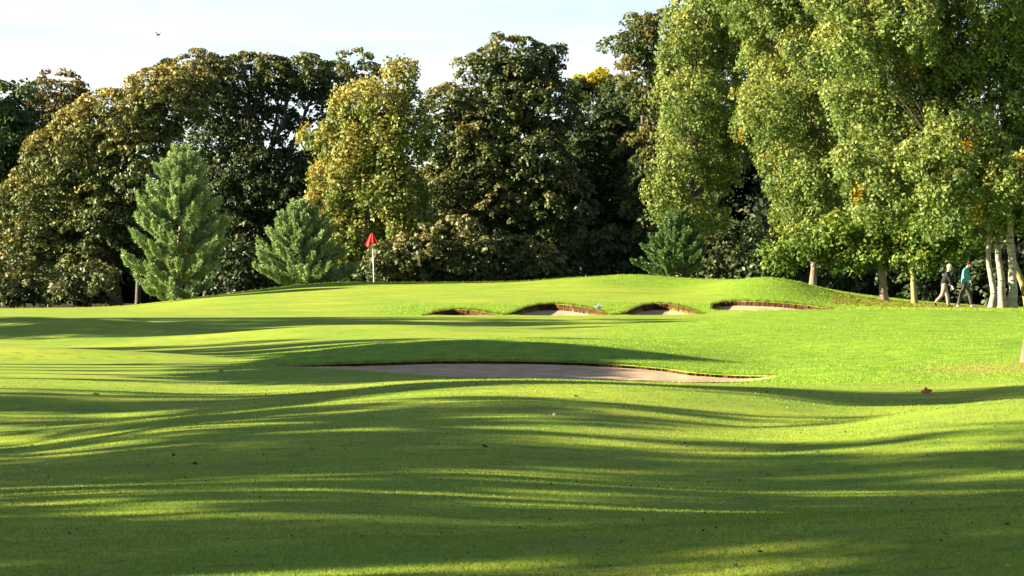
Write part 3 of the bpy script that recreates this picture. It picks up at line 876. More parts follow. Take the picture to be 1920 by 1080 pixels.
BUSHES = [
 ('low olive bush at the far left foot of the wood', 20, 134, [(10, 520, 60, 50), (60, 540, 50, 38)], P_BUSH, 0.9),
 ('sprawling bush below the rusty sycamore, left of the tall pine', 165, 133, [(170, 535, 50, 42), (130, 550, 40, 28)], P_BUSH, 0.8),
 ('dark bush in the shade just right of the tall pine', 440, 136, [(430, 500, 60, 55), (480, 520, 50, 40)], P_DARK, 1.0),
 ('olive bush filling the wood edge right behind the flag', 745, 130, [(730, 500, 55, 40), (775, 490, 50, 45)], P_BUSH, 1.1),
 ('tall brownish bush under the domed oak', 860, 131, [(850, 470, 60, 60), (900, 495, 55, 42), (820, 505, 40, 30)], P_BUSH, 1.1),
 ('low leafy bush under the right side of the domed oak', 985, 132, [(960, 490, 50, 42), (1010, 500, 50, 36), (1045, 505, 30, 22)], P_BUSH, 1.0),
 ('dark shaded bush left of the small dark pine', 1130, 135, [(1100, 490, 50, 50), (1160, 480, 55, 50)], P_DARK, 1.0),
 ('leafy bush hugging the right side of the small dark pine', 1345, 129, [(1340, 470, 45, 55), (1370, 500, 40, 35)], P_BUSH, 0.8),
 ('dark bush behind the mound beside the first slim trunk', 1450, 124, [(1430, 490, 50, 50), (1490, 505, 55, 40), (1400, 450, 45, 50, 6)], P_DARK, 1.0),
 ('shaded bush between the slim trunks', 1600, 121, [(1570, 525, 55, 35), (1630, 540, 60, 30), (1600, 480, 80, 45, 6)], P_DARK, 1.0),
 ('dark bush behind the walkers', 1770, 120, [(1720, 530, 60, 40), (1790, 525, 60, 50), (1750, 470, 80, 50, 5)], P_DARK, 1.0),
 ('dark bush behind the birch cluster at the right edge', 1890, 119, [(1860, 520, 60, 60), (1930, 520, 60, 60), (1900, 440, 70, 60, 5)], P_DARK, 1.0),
]
for i, (lab, px, Y, lob, pal, dn) in enumerate(BUSHES):
    bush(lab, px, Y, lob, pal, 200 + i, dens=dn)

# the deeper wood behind: one dense mass of leaves, darkened in colour for shade, and stems nobody could count
def deep_wood():
    rng = np.random.default_rng(77)
    lobes = []
    for px in range(-420, 2420, 70):
        t = 330 + 30 * math.sin(px / 130.0) + rng.uniform(-15, 15)
        if 330 < px < 640: t = 345
        if px > 1020: t -= 110
        lobes.append((px, t + 60, 70, 75, rng.uniform(-3, 8)))
        lobes.append((px + 30, t + 150, 75, 80, rng.uniform(-3, 8)))
        lobes.append((px + 10, t + 235, 75, 70, rng.uniform(-3, 8)))
        if px > 1000: lobes.append((px + 40, t + 305, 75, 60, rng.uniform(-3, 8)))
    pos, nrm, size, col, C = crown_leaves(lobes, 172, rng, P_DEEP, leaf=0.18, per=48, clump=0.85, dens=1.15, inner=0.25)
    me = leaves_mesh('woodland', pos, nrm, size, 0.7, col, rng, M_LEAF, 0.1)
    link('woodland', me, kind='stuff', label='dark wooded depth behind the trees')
    st = []
    for k in range(90):
        px = rng.uniform(-300, 2300); Y = rng.uniform(160, 185)
        b = W(px, 575, Y)
        st.append(tube(bent(b - [0, 0, 0.8], b + [rng.normal() * 0.5, 0, 4.5], 5, 0, rng, 0.01), np.linspace(0.2, 0.1, 5), 6))
    v, f = merge(st)
    link('woodland_stems', np_mesh('woodland_stems', v, f, M_BARK, smooth=True), kind='stuff', label='dark tree stems deep in the wood')
deep_wood()

# ---- trees standing on the left beside the fairway, out of the picture; their shade crosses the turf
def shade_trees(lobes, dens, trunk_h, spots, label, name, seed):
    """lobes: (metres across, height of centre, radius, half height)"""
    rng = np.random.default_rng(seed)
    lb = [(960 + x * 50, 500 - h * 50, r * 50, v * 50) for x, h, r, v in lobes]
    pos, nrm, size, col, C = crown_leaves(lb, 100.0, rng, P_OAK, leaf=0.16, per=32, clump=0.6, dens=dens, inner=0.35)
    pos = pos - np.array([0, 100.0, CAMZ])
    root = thing(name, (0, 0, 0), label, 'tree', 'fairway trees on the left')
    parts = [tube(bent(np.array([0, 0, -0.3]), np.array([0.2, 0, trunk_h]), 9, 0, rng, 0.01), np.linspace(0.26, 0.1, 9), 9, 0.08, rng)]
    for x, h, r, v in lobes:
        parts.append(tube(bent(np.array([0.05, 0, max(1.6, h - 2.0)]), np.array([x, 0, h]), 5, -0.05, rng, 0.02), np.linspace(0.1, 0.03, 5), 6))
    v, f = merge(parts)
    tr = link('trunk', np_mesh('trunk', v, f, M_BARK, smooth=True), root)
    cr = link('crown', leaves_mesh('crown', pos, nrm, size, 0.62, col, rng, M_LEAF, 0.1), root)
    for i, (x, y, s, sz, rot) in enumerate(spots):
        if i == 0:
            r = root
        else:
            r = root.copy(); COL.objects.link(r)
            for ch in (tr, cr):
                c = ch.copy(); COL.objects.link(c); c.parent = r
        r.location = (x, y, float(ground_z(960 + F * x / max(y, 3), max(y, 6.0))))
        r.scale = (s, s, s * sz)
        r.rotation_euler = (0, 0, rot)
TALL = [(0, 5.2, 2.6, 1.9), (-1.1, 7.4, 1.9, 1.7), (1.1, 7.8, 1.9, 1.7), (0, 9.6, 1.8, 1.5), (0, 4.0, 2.0, 0.8)]
LOW = [(0, 4.55, 1.9, 0.75), (-0.3, 4.9, 1.4, 0.6), (1.4, 4.5, 1.3, 0.7), (-1.4, 4.5, 1.3, 0.7)]
shade_trees(TALL, 0.58, 7.0, [(-24, 2.0, 1.0, 1.4, 0.0), (-22, 6.6, 0.95, 1.4, 1.1), (-26, 11.4, 0.95, 1.45, 2.3), (-23, 16.2, 0.9, 1.4, 0.7), (-26, 20.8, 0.95, 0.90, 4.0), (-25, 25.2, 0.95, 0.86, 5.1), (-28, 30.0, 0.9, 1.5, 3.1),
             (-30, 18.2, 0.7, 1.6, 0.9), (-36, 2.6, 1.0, 1.55, 1.7), (-36, 12.0, 0.9, 1.5, 2.9), (-38, 29.6, 0.8, 1.6, 4.4)],
            'open crowned broadleaf tree beside the near fairway at the left', 'broadleaf_tree', 88)
shade_trees(TALL, 1.1, 7.0, [(-35, 48.7, 0.85, 1.2, 0.4), (-36, 53.1, 0.9, 1.15, 2.8), (-37, 56.7, 0.6, 1.5, 1.8), (-35, 65.0, 0.85, 1.2, 5.6), (-34, 69.8, 0.9, 1.2, 1.2), (-36, 75.3, 0.9, 1.25, 2.2), (-37, 78.7, 0.6, 1.7, 3.2)],
            'dense crowned broadleaf tree beside the far fairway at the left', 'broadleaf_tree', 89)
shade_trees(LOW, 1.5, 4.0, [(-16.5, 43.3, 1.0, 1.0, 1.3), (-16.0, 46.2, 0.95, 1.05, 1.9), (-17.0, 44.8, 0.95, 1.15, 0.3), (-15.0, 38.4, 0.95, 1.0, 2.2), (-15.2, 40.9, 0.9, 1.0, 0.9), (-30.0, 109.2, 0.8, 1.75, 0.5)],
            'small round headed tree standing left of the fairway', 'small_tree', 90)

# ------------------------------------------------------------------ rough grass and turf blades
M_BLADE = leaf_mat('grass_blade', trans=0.3, rough=0.6, spec=0.2, tcol=(1.0, 1.1, 0.5))
def blades(name, n, ylo, yhi, pxlo, pxhi, h, wd, keep_fn, seed, cols, label, lean=0.35):
    rng = np.random.default_rng(seed)
    Y = np.exp(rng.uniform(math.log(ylo), math.log(yhi), n)); px = rng.uniform(pxlo, pxhi, n)
    k = rng.random(n) < keep_fn(px, Y)
    Y, px = Y[k], px[k]
    for bk in BUNK:
        ins, f, b, t = bunker_eval(bk, px, Y)
        m = ~(ins & (t > 0.0) & (t < 1.0)); Y, px = Y[m], px[m]
    n = len(Y)
    X = (px - 960) / F * Y; Z = base_z(px, Y)
    a = rng.uniform(0, 6.28, n); hh = h * rng.uniform(0.5, 1.4, n)
    c = np.stack([X, Y, Z - 0.004], -1)
    u = np.stack([np.cos(a), np.sin(a), 0 * a], -1) * (wd * rng.uniform(0.6, 1.3, n))[:, None]
    tip = c + np.stack([rng.normal(size=n) * lean * hh, rng.normal(size=n) * lean * hh, hh], -1)
    V = np.stack([c - u, c + u, tip], 1).reshape(-1, 3)
    t = rng.random((n, 1))
    col = np.array(cols[0]) * (1 - t) + np.array(cols[1]) * t
    dry = rng.random(n) < 0.05 + 0.6 * rough_mask(px, Y)[1]
    col[dry] = (0.30, 0.24, 0.07)
    link(name, np_mesh(name, V, np.arange(n * 3).reshape(n, 3), M_BLADE, np.repeat(col, 3, axis=0)), kind='stuff', label=label)
GC = ((0.14, 0.24, 0.016), (0.27, 0.36, 0.03))
blades('rough_grass', 260000, 37.5, 84, 300, 1990, 0.024, 0.006, lambda p, y: rough_mask(p, y)[0] ** 1.5 * 0.8, 301, GC, 'rough green grass on the banks and right of the bunkers')
blades('rough_grass', 110000, 86, 122, 400, 1990, 0.045, 0.009, lambda p, y: rough_mask(p, y)[0] ** 1.5 * 0.8, 302, GC, 'rough green grass on the mounds round the green')
FC = ((0.13, 0.23, 0.020), (0.28, 0.33, 0.045))
blades('short_grass', 330000, 12.6, 40, -40, 1960, 0.017, 0.0035, lambda p, y: np.ones_like(p), 303, FC, 'short mown grass of the near fairway')

# ------------------------------------------------------------------ flag, people, bird, small things
M_RED = plain_mat('red_cloth', (0.62, 0.022, 0.025), 0.75, (0.50, 0.015, 0.02), 14)
M_WHITE = plain_mat('white_paint', (0.78, 0.77, 0.72), 0.5, (0.70, 0.69, 0.64), 10)
def flag():
    Y = 120.5; base = ground_at(701, Y)
    root = thing('flagstick', base, 'white flagstick with a limp red flag at the back of the green', 'golf flag')
    H = 2.25
    v, f = tube(np.array([[0, 0, -0.1], [-0.02, 0, 0.8], [-0.05, 0, 1.6], [-0.075, 0, H]]), [0.022, 0.020, 0.018, 0.014], 10)
    st = link('stick', np_mesh('stick', v, f, M_WHITE, smooth=True), root)
    v, f = tube(np.array([[0, 0, -0.02], [0, 0, 0.04], [0, 0, 0.09]]), [0.07, 0.055, 0.03], 12)
    link('ferrule', np_mesh('ferrule', v, f, M_WHITE, smooth=True), root)
    # cloth hanging in folds from the top of the stick, two lobes
    nu, nv = 26, 16
    V = []
    top = np.array([-0.085, 0, H + 0.03])
    for j in range(nv):
        t = j / (nv - 1)
        for i in range(nu):
            u = i / (nu - 1)
            w = 0.02 + 0.27 * t ** 0.8
            x = (u * 2 - 1) * w - 0.03 * t
            y = 0.075 * math.sin(u * 2 * math.pi * 2.5 + 0.6) * t + 0.06 * math.cos(u * math.pi) * t - 0.03
            drop = 0.50 * t + 0.17 * t * max(0, 1 - abs(u - 0.26) / 0.24) - 0.10 * t * max(0, 1 - abs(u - 0.62) / 0.12)
            V.append(top + np.array([x, y, -drop]))
    V = np.array(V); i = np.arange(nv - 1)[:, None] * nu + np.arange(nu - 1)[None, :]
    fc = np.stack([i, i + 1, i + nu + 1, i + nu], -1).reshape(-1, 4)
    fl = link('flag', np_mesh('flag', V, fc, M_RED, smooth=True), root)
    so = fl.modifiers.new('thickness', 'SOLIDIFY'); so.thickness = 0.006
flag()

def skin(name, nodes, edges, mat, parent, sub=2, root_i=0):
    """one continuous surface grown over a skeleton of (x, y, z, radius[, radius2])"""
    me = bpy.data.meshes.new(name + '_bones')
    me.from_pydata([n[:3] for n in nodes], edges, [])
    o = bpy.data.objects.new(name + '_bones', me); COL.objects.link(o)
    o.modifiers.new('skin', 'SKIN').use_smooth_shade = True
    sk = me.skin_vertices[0].data
    for k, n in enumerate(nodes):
        sk[k].radius = (n[3], n[4] if len(n) > 4 else n[3]); sk[k].use_root = (k == root_i)
    ss = o.modifiers.new('sub', 'SUBSURF'); ss.levels = sub; ss.render_levels = sub
    dg = bpy.context.evaluated_depsgraph_get(); dg.update()
    m2 = bpy.data.meshes.new_from_object(o.evaluated_get(dg))
    bpy.data.objects.remove(o); bpy.data.meshes.remove(me)
    m2.name = name
    m2.materials.clear(); m2.materials.append(mat)
    m2.polygons.foreach_set('use_smooth', np.ones(len(m2.polygons), dtype=bool))
    return link(name, m2, parent)

def hand_nodes(wr, d, side, base_i, nodes, edges, r=0.011):
    """palm, four bent fingers of unequal length and a thumb leaving the side of the palm"""
    wr = np.array(wr, float); d = unit(np.array(d, float)); side = unit(np.array(side, float)); curl = unit(np.cross(d, side))
    p = len(nodes); nodes.append((*(wr + d * 0.055), 0.034, 0.020)); edges.append((base_i, p))
    for k, (off, L) in enumerate(((-0.030, 0.072), (-0.010, 0.082), (0.010, 0.077), (0.029, 0.060))):
        a = wr + d * 0.09 + side * off
        for q in range(3):
            t = (q + 1) / 3
            pt = a + d * L * t * (1 - 0.35 * t) + curl * L * 0.55 * t * t
            nodes.append((*pt, r * (1 - 0.12 * q)))
            edges.append((p if q == 0 else len(nodes) - 2, len(nodes) - 1))
    a = wr + d * 0.025 - side * 0.03
    nodes.append((*(a - side * 0.018 + d * 0.02), 0.012)); edges.append((p, len(nodes) - 1))
    nodes.append((*(a - side * 0.026 + d * 0.055 + curl * 0.015), 0.010)); edges.append((len(nodes) - 2, len(nodes) - 1))

M_SKIN = plain_mat('skin', (0.48, 0.27, 0.19), 0.6, (0.44, 0.24, 0.17), 20)
M_DARKJ = plain_mat('dark_jacket', (0.014, 0.012, 0.013), 0.85, (0.009, 0.008, 0.009), 18)
M_TURQ = plain_mat('turquoise_top', (0.11, 0.31, 0.31), 0.85, (0.08, 0.25, 0.26), 18)
M_BEIGE = plain_mat('beige_trousers', (0.27, 0.215, 0.185), 0.9, (0.21, 0.17, 0.145), 18)
M_DTROU = plain_mat('dark_trousers', (0.075, 0.065, 0.055), 0.9, (0.05, 0.045, 0.04), 18)
M_CREAM = plain_mat('cream_cap', (0.66, 0.60, 0.40), 0.8, (0.58, 0.52, 0.36), 18)
M_HAIR = plain_mat('brown_hair', (0.07, 0.035, 0.02), 0.7, (0.045, 0.022, 0.014), 30)
M_BSHOE = plain_mat('black_shoe', (0.02, 0.02, 0.02), 0.4, (0.03, 0.03, 0.03), 18)
M_WSHOE = plain_mat('white_shoe', (0.75, 0.74, 0.70), 0.5, (0.68, 0.67, 0.62), 18)
M_EYE = plain_mat('eye', (0.05, 0.03, 0.02), 0.2, (0.04, 0.03, 0.02), 18)

def ell(c, r, mat, name, parent, seg=16, cut=None):
    """ellipsoid shell, optionally only above a plane"""
    th = np.linspace(0, math.pi, seg); ph = np.linspace(0, 2 * math.pi, seg * 2, endpoint=False)
    if cut is not None: th = np.linspace(0, cut, seg)
    V = np.stack([np.outer(np.sin(th), np.cos(ph)), np.outer(np.sin(th), np.sin(ph)), np.outer(np.cos(th), np.ones_like(ph))], -1) * np.array(r) + np.array(c)
    n = len(ph); i = np.arange(len(th) - 1)[:, None] * n; k = np.arange(n)[None, :]; k2 = (k + 1) % n
    f = np.stack([i + k, i + n + k, i + n + k2, i + k2], -1).reshape(-1, 4)
    return link(name, np_mesh(name, V.reshape(-1, 3), f, mat, smooth=True), parent)

def person(px, Y, label, J, top, legs, shoes, hair_mat, cap, glove=None):
    base = ground_at(px, Y)
    root = thing('person', base, label, 'person', 'golfers walking under the trees')
    P = {k: np.array(v, float) for k, v in J.items()}
    nodes, edges = [], []
    def add(p, r, r2=None, to=None):
        nodes.append((*p, r, r2 or r)); i = len(nodes) - 1
        if to is not None: edges.append((to, i))
        return i
    pel = add(P['hip'], 0.095, 0.075)
    ch = add(P['chest'], 0.12, 0.085, pel); nb = add(P['neck'], 0.058, None, ch)
    hb = add(P['head'] - np.array([0, 0, 0.05]), 0.072, 0.08, nb); hc = add(P['head'] + np.array([0, 0, 0.05]), 0.080, 0.092, hb)
    add(P['head'] + np.array([0, 0, 0.10]), 0.052, 0.06, hc)
    fd = unit(P['face'])
    add(P['head'] + fd * 0.105 - np.array([0, 0, 0.005]), 0.014, None, hb)       # nose
    sd = unit(np.cross(fd, [0, 0, 1]))
    for s_ in (-1, 1): add(P['head'] + sd * s_ * 0.085, 0.014, 0.02, hb)         # ears
    for s_ in ('l', 'r'):
        a = add(P['sh' + s_], 0.045, None, ch); e = add(P['el' + s_], 0.042, None, a); w = add(P['wr' + s_], 0.028, None, e)
        d = unit(P['wr' + s_] - P['el' + s_])
        hand_nodes(P['wr' + s_], d, np.cross(d, [0, 1, 0.2]), w, nodes, edges)
        h = add(P['hj' + s_], 0.066, None, pel); k = add(P['kn' + s_], 0.048, None, h); n = add(P['an' + s_], 0.040, None, k)
        add(P['an' + s_] + (P['to' + s_] - P['an' + s_]) * 0.9, 0.032, None, n)
    skin('body', nodes, edges, M_SKIN, root)
    # top with sleeves
    n2 = [(*(P['hip'] + np.array([0, 0, -0.13])), 0.150, 0.125), (*(P['hip'] + np.array([0, 0, -0.02])), 0.168, 0.138), (*((P['hip'] + P['chest']) / 2), 0.170, 0.13), (*P['chest'], 0.185, 0.13), (*(P['neck'] * 0.8 + P['chest'] * 0.2), 0.078, 0.075)]
    e2 = [(0, 1), (1, 2), (2, 3), (3, 4)]
    for s_ in ('l', 'r'):
        i = len(n2); n2 += [(*P['sh' + s_], 0.083), (*P['el' + s_], 0.062), (*(P['wr' + s_] * 0.94 + P['el' + s_] * 0.06), 0.043)]
        e2 += [(3, i), (i, i + 1), (i + 1, i + 2)]
    skin('top', n2, e2, top, root)
    n3 = [(*(P['hip'] + np.array([0, 0, 0.10])), 0.130, 0.105), (*(P['hip'] + np.array([0, 0, 0.0])), 0.150, 0.120)]; e3 = [(0, 1)]
    for s_ in ('l', 'r'):
        i = len(n3); n3 += [(*P['hj' + s_], 0.112), (*P['kn' + s_], 0.080), (*(P['an' + s_] * 0.93 + P['kn' + s_] * 0.07), 0.062)]
        e3 += [(1, i), (i, i + 1), (i + 1, i + 2)]
    skin('trousers', n3, e3, legs, root)
    for s_ in ('l', 'r'):
        a, t = P['an' + s_], P['to' + s_]
        hl = a - (t - a) * 0.25 + np.array([0, 0, -0.035])
        skin('shoe', [(*hl, 0.045), (*(a + np.array([0, 0, -0.01])), 0.05), (*((a + t) / 2 - np.array([0, 0, 0.01])), 0.048), (*t, 0.036)], [(0, 1), (1, 2), (2, 3)], shoes, root)
    for s_ in (-1, 1):
        ell(P['head'] + fd * 0.082 + sd * s_ * 0.032 + np.array([0, 0, 0.02]), (0.012,) * 3, M_EYE, 'eye', root, 6)
    hr = ell(P['head'] + np.array([0, 0, 0.045]) - fd * 0.012, (0.098, 0.105, 0.112), hair_mat, 'cap' if cap else 'hair', root, 12, 1.75)
    if cap:
        c = P['head'] + fd * 0.12 + np.array([0, 0, 0.045])
        ell(c, (0.075, 0.075, 0.014), hair_mat, 'brim', hr, 10)
    if glove is not None:
        w = P['wr' + glove]; d = unit(w - P['el' + glove])
        skin('glove', [(*w, 0.042), (*(w + d * 0.06), 0.050, 0.038), (*(w + d * 0.12), 0.042, 0.034), (*(w + d * 0.16), 0.022)], [(0, 1), (1, 2), (2, 3)], M_WHITE, root)
    return root

person(1775, 100.0, 'person in a dark jacket, cream cap and beige trousers striding right with one heel raised',
       dict(hip=(-0.09, 0, 0.86), chest=(0.02, 0.02, 1.20), neck=(0.08, 0.03, 1.38), head=(0.12, 0.04, 1.49), face=(0.9, 0.35, -0.35),
            shl=(0.03, 0.19, 1.28), shr=(0.03, -0.18, 1.28), ell=(-0.10, 0.25, 1.04), elr=(0.08, -0.24, 1.02), wrl=(0.10, 0.24, 0.92), wrr=(0.17, -0.20, 0.82),
            hjl=(-0.08, 0.10, 0.80), hjr=(-0.09, -0.10, 0.80), knl=(0.05, 0.11, 0.45), knr=(-0.19, -0.11, 0.46), anl=(0.08, 0.11, 0.08), anr=(-0.45, -0.11, 0.20),
            tol=(0.27, 0.13, 0.04), tor=(-0.40, -0.11, 0.05)), M_DARKJ, M_BEIGE, M_BSHOE, M_CREAM, True, 'r')
person(1811, 100.4, 'bare headed person in a turquoise top and dark trousers looking down at their hands',
       dict(hip=(-0.03, 0, 0.93), chest=(0.00, 0.02, 1.34), neck=(0.07, 0.03, 1.52), head=(0.13, 0.04, 1.62), face=(0.8, 0.35, -0.55),
            shl=(0.00, 0.21, 1.43), shr=(-0.02, -0.21, 1.43), ell=(0.02, 0.29, 1.16), elr=(-0.08, -0.30, 1.16), wrl=(0.24, 0.10, 1.14), wrr=(0.17, -0.12, 1.14),
            hjl=(-0.01, 0.10, 0.86), hjr=(-0.05, -0.10, 0.86), knl=(0.16, 0.10, 0.48), knr=(-0.20, -0.10, 0.48), anl=(0.24, 0.10, 0.08), anr=(-0.32, -0.10, 0.08),
            tol=(0.43, 0.12, 0.04), tor=(-0.14, -0.08, 0.04)), M_TURQ, M_DTROU, M_WSHOE, M_HAIR, False)

def bird():
    p = W(297, 66, 92.0)
    M = plain_mat('dark_feather', (0.03, 0.03, 0.035), 0.7, (0.02, 0.02, 0.022), 20)
    root = thing('bird', Vector(p), 'small dark bird flying above the rusty sycamore', 'bird')
    n = [(0, 0, 0, 0.030), (0.045, 0, 0.008, 0.026), (0.075, 0, 0.02, 0.018), (0.105, 0, 0.017, 0.004), (-0.05, 0, -0.01, 0.018), (-0.11, 0, -0.02, 0.022, 0.004),
         (0.01, 0.05, 0.035, 0.030, 0.008), (0.0, 0.10, 0.075, 0.026, 0.006), (-0.03, 0.15, 0.10, 0.008, 0.003),
         (0.01, -0.05, 0.035, 0.030, 0.008), (0.0, -0.10, 0.075, 0.026, 0.006), (-0.03, -0.15, 0.10, 0.008, 0.003)]
    b = skin('body', n, [(0, 1), (1, 2), (2, 3), (0, 4), (4, 5), (0, 6), (6, 7), (7, 8), (0, 9), (9, 10), (10, 11)], M, root, 1)
    root.rotation_euler = (0.15, 0, 0.95)
bird()

def plant_clump():
    Yp = float(np.interp(1122, BUNK[2]['px'], BUNK[2]['b'])) + 0.12
    b = Vector((162.0 / F * Yp, Yp, float(base_z(1122, Yp))))
    M = plain_mat('pale_leaf', (0.42, 0.48, 0.55), 0.7, (0.30, 0.36, 0.42), 9)
    rng = np.random.default_rng(400)
    root = thing('plant', b, 'small pale bluish plant between the two sandy faces of the far bunkers', 'plant')
    parts = []
    for k in range(46):
        a = rng.uniform(0, 6.28); t = rng.uniform(0.1, 0.9); L = rng.uniform(0.14, 0.27)
        d = np.array([math.cos(a) * t, math.sin(a) * t, 1 - 0.5 * t]); d /= np.linalg.norm(d)
        sidev = unit(np.cross(d, [0, 0, 1.0]))
        pts = [np.zeros(3), d * L * 0.5 + [0, 0, 0.02], d * L]
        v = np.array([pts[0] - sidev * 0.012, pts[0] + sidev * 0.012, pts[1] - sidev * 0.026, pts[1] + sidev * 0.026, pts[2] - sidev * 0.004, pts[2] + sidev * 0.004])
        parts.append((v, np.array([[0, 1, 3, 2], [2, 3, 5, 4]])))
    v, f = merge(parts)
    o = link('leaves', np_mesh('leaves', v, f, M), root); o['kind'] = 'stuff'
plant_clump()

M_DEADLEAF = plain_mat('dead_leaf', (0.30, 0.10, 0.03), 0.7, (0.20, 0.065, 0.02), 40)
M_DARKLEAF = plain_mat('dark_dead_leaf', (0.035, 0.022, 0.014), 0.8, (0.06, 0.035, 0.02), 40)
M_PALELEAF = plain_mat('pale_dead_leaf', (0.50, 0.45, 0.28), 0.7, (0.42, 0.36, 0.2), 40)
def leaf_shape(rng, curl):
    """a lobed leaf, curled up at the edges, with its stalk"""
    n = 22
    a = np.linspace(0, 2 * math.pi, n, endpoint=False)
    r = 0.62 + 0.30 * np.abs(np.cos(a * 2.5)) + rng.normal(size=n) * 0.05
    r[n // 2] = 0.45
    xy = np.stack([np.cos(a) * r, np.sin(a) * r * 0.85], -1)
    z = curl * (xy[:, 0] ** 2 * 0.5 + xy[:, 1] ** 2) + rng.normal(size=n) * 0.05
    V = np.concatenate([[[0, 0, 0.0]], np.concatenate([xy, z[:, None]], 1), [[-1.25, 0.03, 0.25], [-1.25, -0.03, 0.25], [-0.4, -0.03, 0.02]]])
    F_ = np.array([[0, 1 + k, 1 + (k + 1) % n] for k in range(n)] + [[n + 1, n + 2, n + 3]])
    return V, F_
def fallen_leaf(px, row_hint, size, mat, label, seed, tilt=0.4, curl=0.55):
    rng = np.random.default_rng(seed)
    ys = np.exp(np.linspace(math.log(12.5), math.log(60), 3000)); rr = row_of(np.full(3000, px), ys)
    k = np.argmin(np.abs(rr - row_hint)); Y = ys[k]
    b = ground_at(px, Y)
    V, F_ = leaf_shape(rng, curl)
    o = link('fallen_leaf', np_mesh('fallen_leaf', V * size, F_, mat))
    so = o.modifiers.new('thickness', 'SOLIDIFY'); so.thickness = 0.002
    o.location = b + Vector((0, 0, size * 0.12 + 0.006)); o.rotation_euler = (rng.normal() * tilt, rng.normal() * tilt, rng.uniform(0, 6.28))
    o['label'] = label; o['category'] = 'leaf'; o['group'] = 'fallen leaves on the fairway'
LEAVES = [
 (1738, 738, 0.085, M_DEADLEAF, 'big curled orange brown leaf in the hollow at the right', 0.6),
 (909, 839, 0.035, M_DARKLEAF, 'dark leaf lying in the middle of the near fairway', 0.3),
 (1533, 850, 0.030, M_DARKLEAF, 'dark leaf on the near fairway right of the middle', 0.3),
 (180, 741, 0.050, M_DARKLEAF, 'small dark leaf on the shaded slope at the left', 0.3),
 (365, 871, 0.026, M_DARKLEAF, 'dark leaf on the crest of the near fairway left of the middle', 0.3),
 (325, 855, 0.022, M_DARKLEAF, 'small dark leaf just behind the crest on the left', 0.3),
 (585, 845, 0.024, M_DARKLEAF, 'flat dark leaf between the left crest and the middle of the near fairway', 0.2),
 (1080, 745, 0.04, M_DARKLEAF, 'dark speck of a leaf just this side of the near bunker', 0.3),
 (1092, 994, 0.018, M_PALELEAF, 'pale leaf on the fold of turf low in the middle', 0.3),
 (795, 957, 0.014, M_PALELEAF, 'tiny pale leaf low on the fairway left of the fold', 0.3),
 (1772, 1003, 0.018, M_DARKLEAF, 'dark leaf low at the right', 0.4),
 (1380, 1064, 0.017, M_DARKLEAF, 'dark leaf at the bottom right of the middle', 0.4),
 (1425, 1037, 0.018, M_DARKLEAF, 'dark leaf above the one at the bottom', 0.3),
 (1890, 1064, 0.014, M_PALELEAF, 'tiny pale leaf in the bottom right corner', 0.3),
 (415, 698, 0.055, M_DARKLEAF, 'dark leaf on the bright slope left of the near bunker', 0.3),
 (1198, 709, 0.050, M_DARKLEAF, 'dark leaf lying on the sand at the front edge of the near bunker', 0.3),
 (1040, 780, 0.03, M_PALELEAF, 'pale leaf on the slope behind the middle of the fairway', 0.3),
 (1890, 985, 0.015, M_DARKLEAF, 'dark leaf near the right edge low down', 0.3),
]
for i, (px, row, sz, m, lab, tl) in enumerate(LEAVES):
    fallen_leaf(px, row, sz, m, lab, 500 + i, tl, 0.7 if i == 0 else 0.4)

def litter():
    """last year's and this autumn's leaves lying under the trees"""
    rng = np.random.default_rng(600); n = 5200
    px = np.concatenate([rng.uniform(1560, 1990, n // 2), rng.uniform(-40, 1990, n - n // 2)])
    Y = np.concatenate([rng.uniform(97, 108, n // 2), rng.uniform(119, 128, n - n // 2)])
    pos = np.stack([(px - 960) / F * Y, Y, base_z(px, Y) + 0.02], -1)
    nrm = unit(np.array([0, 0, 1.0]) + rng.normal(size=(n, 3)) * 0.35)
    t = rng.random((n, 1))
    col = np.array([0.20, 0.10, 0.03]) * t + np.array([0.32, 0.25, 0.08]) * (1 - t)
    link('leaf_litter', leaves_mesh('leaf_litter', pos, nrm, rng.uniform(0.03, 0.06, n), 0.7, col, rng, M_LEAF, 0.2), kind='stuff', label='fallen leaves scattered under the trees')
litter()


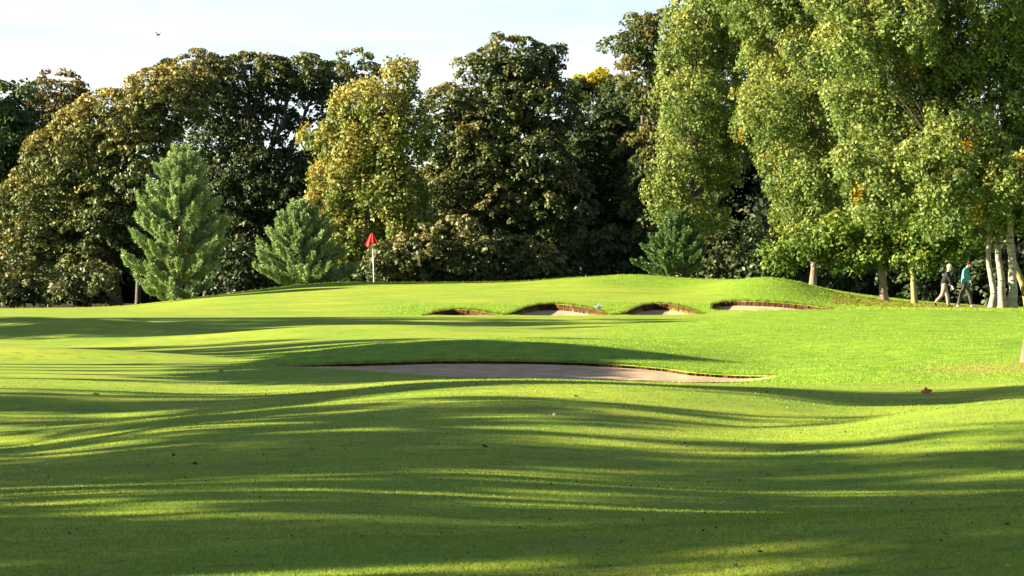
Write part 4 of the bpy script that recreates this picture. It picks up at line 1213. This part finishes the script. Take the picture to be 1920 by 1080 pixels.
def lip_grass():
    """longer grass hanging over the back edges of the bunkers"""
    rng = np.random.default_rng(700)
    VV, CC = [], []
    for q, bk in enumerate(BUNK):
        n = 5000 if q == 0 else 3200
        px = rng.uniform(bk['px'][0] - 4, bk['px'][-1] + 4, n)
        # tufts: thicker in places
        k = rng.random(n) < 0.35 + 0.65 * (0.5 + 0.5 * np.sin(px * (0.09 if q == 0 else 0.33) + 2.3 * np.sin(px * 0.021))) ; px = px[k]; n = len(px)
        be = np.interp(px, bk['px'], bk['b']); Y = be + 0.01 + rng.random(n) ** 2 * (0.22 if q == 0 else 0.35)
        X = (px - 960) / F * Y; Z = base_z(px, Y)
        h = (0.055 if q == 0 else 0.10) * rng.uniform(0.5, 1.5, n)
        c = np.stack([X, Y, Z - 0.006], -1); a = rng.uniform(-0.6, 0.6, n)
        u = np.stack([np.cos(a), np.sin(a), 0 * a], -1) * (0.006 if q == 0 else 0.010)
        tip = c + np.stack([rng.normal(size=n) * 0.4 * h, -h * rng.uniform(0.2, 1.0, n), h * rng.uniform(-0.25, 0.9, n)], -1)
        VV.append(np.stack([c - u, c + u, tip], 1).reshape(-1, 3))
        t = rng.random((n, 1)); col = np.array([0.12, 0.20, 0.02]) * (1 - t) + np.array([0.27, 0.30, 0.05]) * t
        col[rng.random(n) < 0.25] = (0.26, 0.17, 0.05)
        CC.append(np.repeat(col, 3, axis=0))
    V = np.concatenate(VV)
    link('lip_grass', np_mesh('lip_grass', V, np.arange(len(V)).reshape(-1, 3), M_BLADE, np.concatenate(CC)), kind='stuff', label='shaggy grass hanging over the bunker edges')
lip_grass()

def turf_debris():
    """worm casts, clippings and crumbs of leaf on the near fairway"""
    rng = np.random.default_rng(800); n = 900
    Y = np.exp(rng.uniform(math.log(12.6), math.log(37), n)); px = rng.uniform(-40, 1960, n)
    pos = np.stack([(px - 960) / F * Y, Y, base_z(px, Y) + 0.010], -1)
    nrm = unit(np.array([0, -0.4, 1.0]) + rng.normal(size=(n, 3)) * 0.6)
    col = np.where(rng.random((n, 1)) < 0.72, np.array([[0.030, 0.035, 0.015]]), np.array([[0.42, 0.40, 0.22]]))
    link('turf_debris', leaves_mesh('turf_debris', pos, nrm, rng.uniform(0.005, 0.014, n) * (Y / 22) ** 0.5, 0.7, col, rng, M_LEAF, 0.3), kind='stuff', label='small crumbs of leaf and worm casts on the near fairway')
turf_debris()
